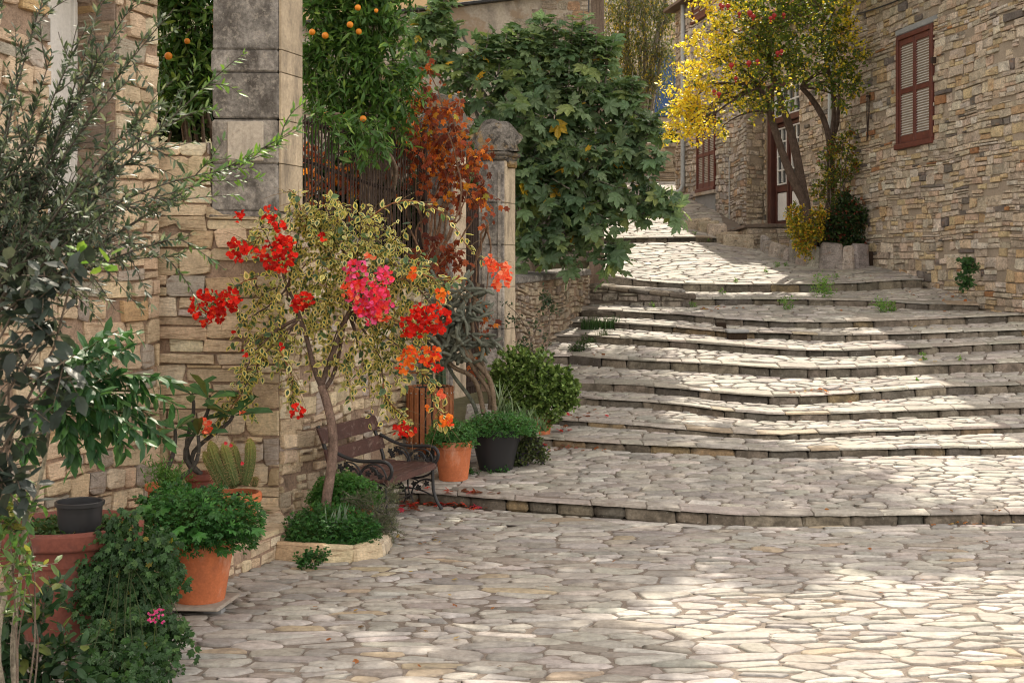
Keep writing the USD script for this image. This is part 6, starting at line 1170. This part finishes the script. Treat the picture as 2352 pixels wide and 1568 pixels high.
bush('weed', 'green weed at the foot of the black tub', 'weed', [(1085,1088,12),(1125,1092,14),(1110,1096,10),(1150,1085,12)], 13.85, 60, 6, .035, HERB, 535, (-.25, 13.75, .12), tpl=IVY, tw=.08, stem=.004)
bush('weed', 'trailing weed in front of the stone bed', 'weed', [(715,1282,16),(740,1278,14),(690,1288,12)], 10.25, 70, 6, .035, HERB, 536, (-1.55, 10.28, .0), tpl=IVY, tw=.08, stem=.004)
def litter(label, spots, n, size, pal, seed, tpl=VINE, name='fallen_leaf', cap=300):
    """fallen leaves: each its own thing"""
    rng = np.random.default_rng(seed)
    for k in range(n):
        x, y, rx, ry = spots[rng.integers(len(spots))]; px, py = x + rng.normal(0, rx), y + rng.normal(0, ry); d = 12.0
        for _ in range(40):                       # the point of the ground seen there
            h = float(terrain((px - CX) / FO * d, d)); d = .6 * d + .4 * np.clip((EYE - h) * FO / max(py - CY, 8), 7, 26)
        p = np.array([(px - CX) / FO * d, d, float(terrain((px - CX) / FO * d, d)) + .028]); D = unit(np.array([rng.normal(), rng.normal(), .15])); N = unit(np.array([rng.normal(0, .35), rng.normal(0, .35), 1]))
        W, F, C = spread(tpl, p[None], D[None], N[None], size * rng.uniform(.6, 1.2), tints(pal, 1, rng)); LT_ = flat(W, F, C)
        put(None, name, LT_, M['dry_leaf'], label=label, cat='leaf', group=label)
litter('dry red and brown leaf fallen along the foot of the first step by the bench', [(960,1155,22,5),(1010,1160,18,4),(1060,1162,25,3),(1110,1166,25,3),(940,1165,10,8)], 85, .085, [(4, (.22, .06, .03)), (3, (.45, .05, .03)), (2, (.15, .06, .035)), (2, (.5, .06, .1))], 541)
litter('brown leaf fallen at the left ends of the middle steps', [(1330,960,25,6),(1290,990,18,6),(1270,1035,30,6),(1330,1033,40,4),(1380,845,30,4)], 45, .07, [(3, (.18, .07, .04)), (2, (.3, .1, .04)), (1, (.45, .05, .06))], 542)
litter('orange leaf fallen on the upper steps below the house wall', [(2120,710,40,6),(2200,716,40,5),(1960,676,60,4),(1840,672,50,4),(1640,712,22,3)], 60, .06, [(3, (.36, .13, .04)), (2, (.22, .07, .04)), (1, (.45, .3, .05))], 543)
litter('small leaf scattered on the cobbled square', [(1300,1350,260,90),(1000,1250,80,40),(2000,1250,200,60),(900,1450,160,60),(2230,1200,60,6)], 70, .045, [(3, (.3, .12, .04)), (2, (.2, .12, .06)), (1, (.45, .3, .08))], 544)
# drain openings in the steps
for (x, y, w, h, d, lab) in ((1655, 745, 22, 12, 19.45, 'dark drain opening in the riser of the ninth step'), (1692, 769, 42, 13, 18.85, 'dark drain opening under a pale cement lintel in the eighth step')):
    p = at(x, y, d); a, b = w / FO * d * .5, h / FO * d * .5; t = thing('drain_opening', lab, 'drain', p)
    put(t, 'opening', boxm((p[0] - a, d - .10, p[2] - b - .03), (p[0] + a, d + .1, p[2] + b - .01), .005), M['soil'])
    if w > 30: put(t, 'lintel', boxm((p[0] - a * 1.15, d - .14, p[2] + b - .005), (p[0] + a * 1.2, d + .12, p[2] + b + .04), .008), M['cement'])

# ------------------------------------------------------------------ left foreground plants
def olive():
    rng = np.random.default_rng(601); base = np.array([-2.62, 5.9, 0.0]); t = thing('olive_shrub', 'feathery olive shrub with small leaves reaching in from the left edge', 'shrub', base)
    fork = at(-40, 760, 5.9); bc = (.10, .085, .07)
    ends = [(690,297),(585,385),(510,165),(480,245),(400,20),(330,-30),(250,-60),(120,-60),(30,-60),(300,180),(220,260),(380,330),(420,440),(300,450),(200,480),(330,560),(410,590),(230,590),(120,560),(60,420),(20,200),(120,120),(200,60),(150,330),(80,280),(260,380),(330,300),(100,640),(30,600),(180,420),(60,90),(440,540),(280,90),(370,240),(60,520),(90,470),(150,540),(200,610),(40,460),(130,600),(190,420),(240,480),(10,330),(230,160),(140,220),(90,360),(270,520),(160,560)]
    S = []; tw = []
    for k, (x, y) in enumerate(ends):
        e = at(x, y, 5.9 + rng.normal(0, .28) - .15 * (x > 450)); m = .55 * fork + .45 * e + np.array([0, 0, .08 + .06 * rng.random()]) + rng.normal(0, .05, 3); p = spline([fork, m, e], 18); S.append(tube(p, np.linspace(.008, .0018, 18), 5, bc)); tw.append((p, 1.0))
        for j in range(9):
            i = rng.integers(6, 17); dv = unit((p[min(i + 1, 17)] - p[i - 1]) + rng.normal(0, .09, 3) + np.array([0, 0, .01])); Lb = rng.uniform(.12, .32); q = spline([p[i], p[i] + dv * Lb * .5 + rng.normal(0, .012, 3), p[i] + dv * Lb + np.array([0, 0, -.02])], 10); S.append(tube(q, np.linspace(.003, .0013, 10), 4, bc)); tw.append((q, 1.0))
    put(t, 'trunk', join([tube(spline([base, (-2.6, 5.9, .9), fork], 8), np.linspace(.035, .022, 8), 8, bc)] + S), M['bark'], smooth=True)
    B, L, N, Z = [], [], [], []
    for p, _ in tw:
        seg = np.diff(p, axis=0); ln = np.linalg.norm(seg, axis=1).sum(); n = int(ln / .0115); tt = rng.uniform(.28 if len(p) == 18 else .02, 1, n) * (len(p) - 1.001); i = tt.astype(int); q = p[i] + seg[i] * (tt - i)[:, None]; dv = unit(seg[i]); side = unit(np.cross(dv, rng.normal(size=(n, 3)))); B.append(q); L.append(unit(dv * .75 + side * .75 + rng.normal(0, .12, (n, 3)))); N.append(unit(rng.normal(0, .5, (n, 3)) + [0, -.3, .8])); Z.append(rng.uniform(.028, .054, n))
    B, L, N, Z = map(np.concatenate, (B, L, N, Z)); T = tints([(5, (.035, .055, .035)), (4, (.06, .085, .055)), (3, (.10, .125, .085)), (1.5, (.19, .22, .16))], len(B), rng)
    x = proj(B)[:, 0]; g = np.clip((x - 380) / 150, 0, 1)[:, None]; T = T * (1 - g) + tints([(1, (.13, .24, .035)), (1, (.07, .14, .05))], len(B), rng) * g
    leaf_parts(t, 'leaf', NARROW_O, B, L, N, Z, T, M['gloss_leaf'], 300)
NARROW_O = two_sided(.14, .02, .05)
olive()
def sapling():
    rng = np.random.default_rng(611); base = np.array([-2.45, 6.7, 0.0]); t = thing('leafy_sapling', 'glossy leaved sapling with pale stems in the left foreground', 'sapling', base); d = 6.6; bc = (.33, .29, .22)
    st = [[(-5,1480,d),(20,1330,d),(70,1180,d),(105,1040,d),(115,940,d)], [(30,1480,d+.1),(50,1300,d+.1),(60,1150,d+.1)], [(-20,1460,d),(-8,1290,d),(5,1200,d)]]
    tips = [(410,930),(395,870),(330,870),(320,760),(300,800),(250,830),(230,900),(300,930),(350,960),(380,1010),(250,980),(200,960),(180,870),(150,900),(290,1030),(220,1040),(150,1010),(170,1060),(330,1010),(120,880),(270,760),(200,800),(90,960),(60,1030)]
    S = [tube(spline([base] + [at(*q) for q in s], 14), np.linspace(.016, .009, 14), 7, bc) for s in st]; P, D = [], []
    hub = at(115, 945, d)
    for x, y in tips:
        e = at(x, y, d + rng.normal(0, .18)); p = spline([hub, .5 * (hub + e) + np.array([0, 0, .09]), e], 14); S.append(tube(p, np.linspace(.007, .003, 14), 5, (.12, .15, .07)))
        for i in range(5, 13, 1): P.append(p[i]); D.append(unit(p[i + 1] - p[i]))
    put(t, 'stem', join(S), M['bark'], smooth=True); P, D = np.array(P), np.array(D); B, L, N, Z = leaves_on(P, D, 4, .05, .105, rng, .9, -.05, .5)
    leaf_parts(t, 'leaf', two_sided(.21, .035, .16), B, L, N, Z, tints([(5, (.025, .075, .028)), (4, (.04, .105, .035)), (2, (.07, .16, .045))], len(B), rng), M['gloss_leaf'], 300)
    return t
sapling()
bush('dark_shrub', 'dark broad leaved shrub out of focus at the left edge', 'shrub', [(40,700,60),(100,640,50),(20,850,60),(110,760,50),(60,930,45),(170,620,40),(30,1010,50),(140,860,40),(10,1100,50)], 4.9, 60, 6, .085, [(4, (.02, .03, .024)), (3, (.035, .05, .04)), (1, (.06, .07, .065))], 621, (-2.5, 4.9, 0.0), tpl=two_sided(.27, .03, .1), tw=.2, stem=.012, mat='gloss_leaf', cap=250)
bush('young_shoot', 'yellow-green rounded leaves on a thin shoot before the olive shrub', 'shrub', [(175,598,16),(205,608,18),(240,615,18),(190,590,14)], 5.0, 4, 3, .075, [(1, (.10, .2, .035)), (1, (.14, .22, .04))], 622, (-2.5, 4.95, 0.5), tpl=two_sided(.3, .03, .1), tw=.08, stem=.004, cap=20, sticky=0)
def ivy():
    rng = np.random.default_rng(631); base = np.array([-2.35, 8.05, .7]); t = thing('trailing_ivy', 'ivy-leaved geranium trailing down over the terracotta tub with one pink flower head', 'climber', base); d = 7.85
    cl = px_clumps([(250,1215,35),(300,1200,30),(220,1300,45),(270,1290,50),(330,1290,40),(240,1380,50),(300,1370,55),(350,1350,40),(280,1450,50,7.6),(340,1430,45,7.65),(230,1470,40,7.5),(310,1520,50,7.25),(250,1545,45,7.2),(360,1490,35,7.35),(200,1380,30),(390,1300,30),(370,1240,30),(330,1560,35,7.15),(400,1440,25,7.6),(430,1465,18,7.6),(290,1575,40,7.05),(200,1540,40,7.1)], d, .6)
    st = [tube(spline([base + [rng.normal(0, .1), 0, 0], .5 * (base + c[0]) + np.array([0, .03, .06]), c[0]], 10), .003, 4, (.05, .07, .025)) for c in cl]; put(t, 'stem', join(st), M['bark'], smooth=True)
    P, D = twigs_of(cl, 560, .14, rng, .6, .6, .2); B, L, N, Z = leaves_on(P, D, 6, .16, .062, rng, .9, -.1, .4); N = unit(N + np.array([.1, -1.0, .2]) + rng.normal(0, .25, N.shape))
    leaf_parts(t, 'leaf', IVY, B, L, N, Z, tints([(5, (.024, .06, .02)), (4, (.038, .09, .028)), (2, (.06, .12, .035)), (.12, (.25, .22, .04))], len(B), rng), M['leaf'], 300)
    q = np.array([at(358 + rng.normal(0, 10), 1410 + rng.normal(0, 10), d - .62) for _ in range(26)]); Nq = unit(rng.normal(0, .6, (26, 3)) + np.array([0, -1, .3])); W, F, C = spread(BRACT, q, unit(np.cross(Nq, rng.normal(size=(26, 3)))), Nq, .013, tints([(1, (.62, .05, .24)), (1, (.72, .12, .36))], 26, rng)); put(t, 'pink_flower_head', flat(W, F, C), M['petal'])
    put(t, 'flower_stalk', tube([at(352, 1500, d - .5), at(356, 1440, d - .58), at(358, 1412, d - .6)], .003, 4, (.1, .14, .04)), M['leaf'])
ivy()
bush('broad_leaf_plant', 'dark broad leaved plant in the bottom left corner', 'plant', [(40,1440,50),(20,1500,50),(90,1420,45),(110,1350,30),(60,1540,50),(10,1380,40),(140,1500,40),(180,1540,40),(110,1560,45),(30,1560,45),(200,1570,35)], 6.9, 95, 6, .10, [(4, (.022, .055, .022)), (3, (.04, .085, .035)), (1, (.12, .15, .04))], 641, (-2.45, 6.9, 0.0), tpl=two_sided(.26, .03, .12), tw=.16, stem=.008, mat='gloss_leaf', cap=220)
bush('leafy_shoot', 'light green leaves on the pale stems at the far left', 'plant', [(20,1200,40),(50,1150,30),(30,1290,40),(10,1140,30),(70,1290,30),(40,1370,30)], 6.5, 40, 6, .085, [(3, (.06, .13, .035)), (2, (.10, .16, .05)), (1, (.22, .22, .06))], 642, (-2.42, 6.5, 0.0), tpl=two_sided(.19, .03, .14), tw=.16, stem=.006, cap=160)
bush('seedling', 'grey-green spiky seedling beside the bright terracotta pot', 'plant', [(385,1350,14),(395,1370,14),(380,1385,12)], 8.5, 40, 8, .04, [(1, (.06, .09, .05)), (1, (.09, .12, .07))], 643, (-2.2, 8.5, 0.0), tpl=NARROW, tw=.08, stem=.004)
bush('creeping_weed', 'creeping green weed at the foot of the trailing ivy on the cobbles', 'weed', [(400,1530,20),(430,1460,14),(380,1548,22),(420,1500,14),(330,1590,30),(250,1600,40),(160,1600,50)], 7.6, 110, 7, .035, [(3, (.03, .08, .022)), (2, (.06, .11, .035))], 644, (-2.1, 7.6, 0.0), tpl=IVY, tw=.07, stem=.003)
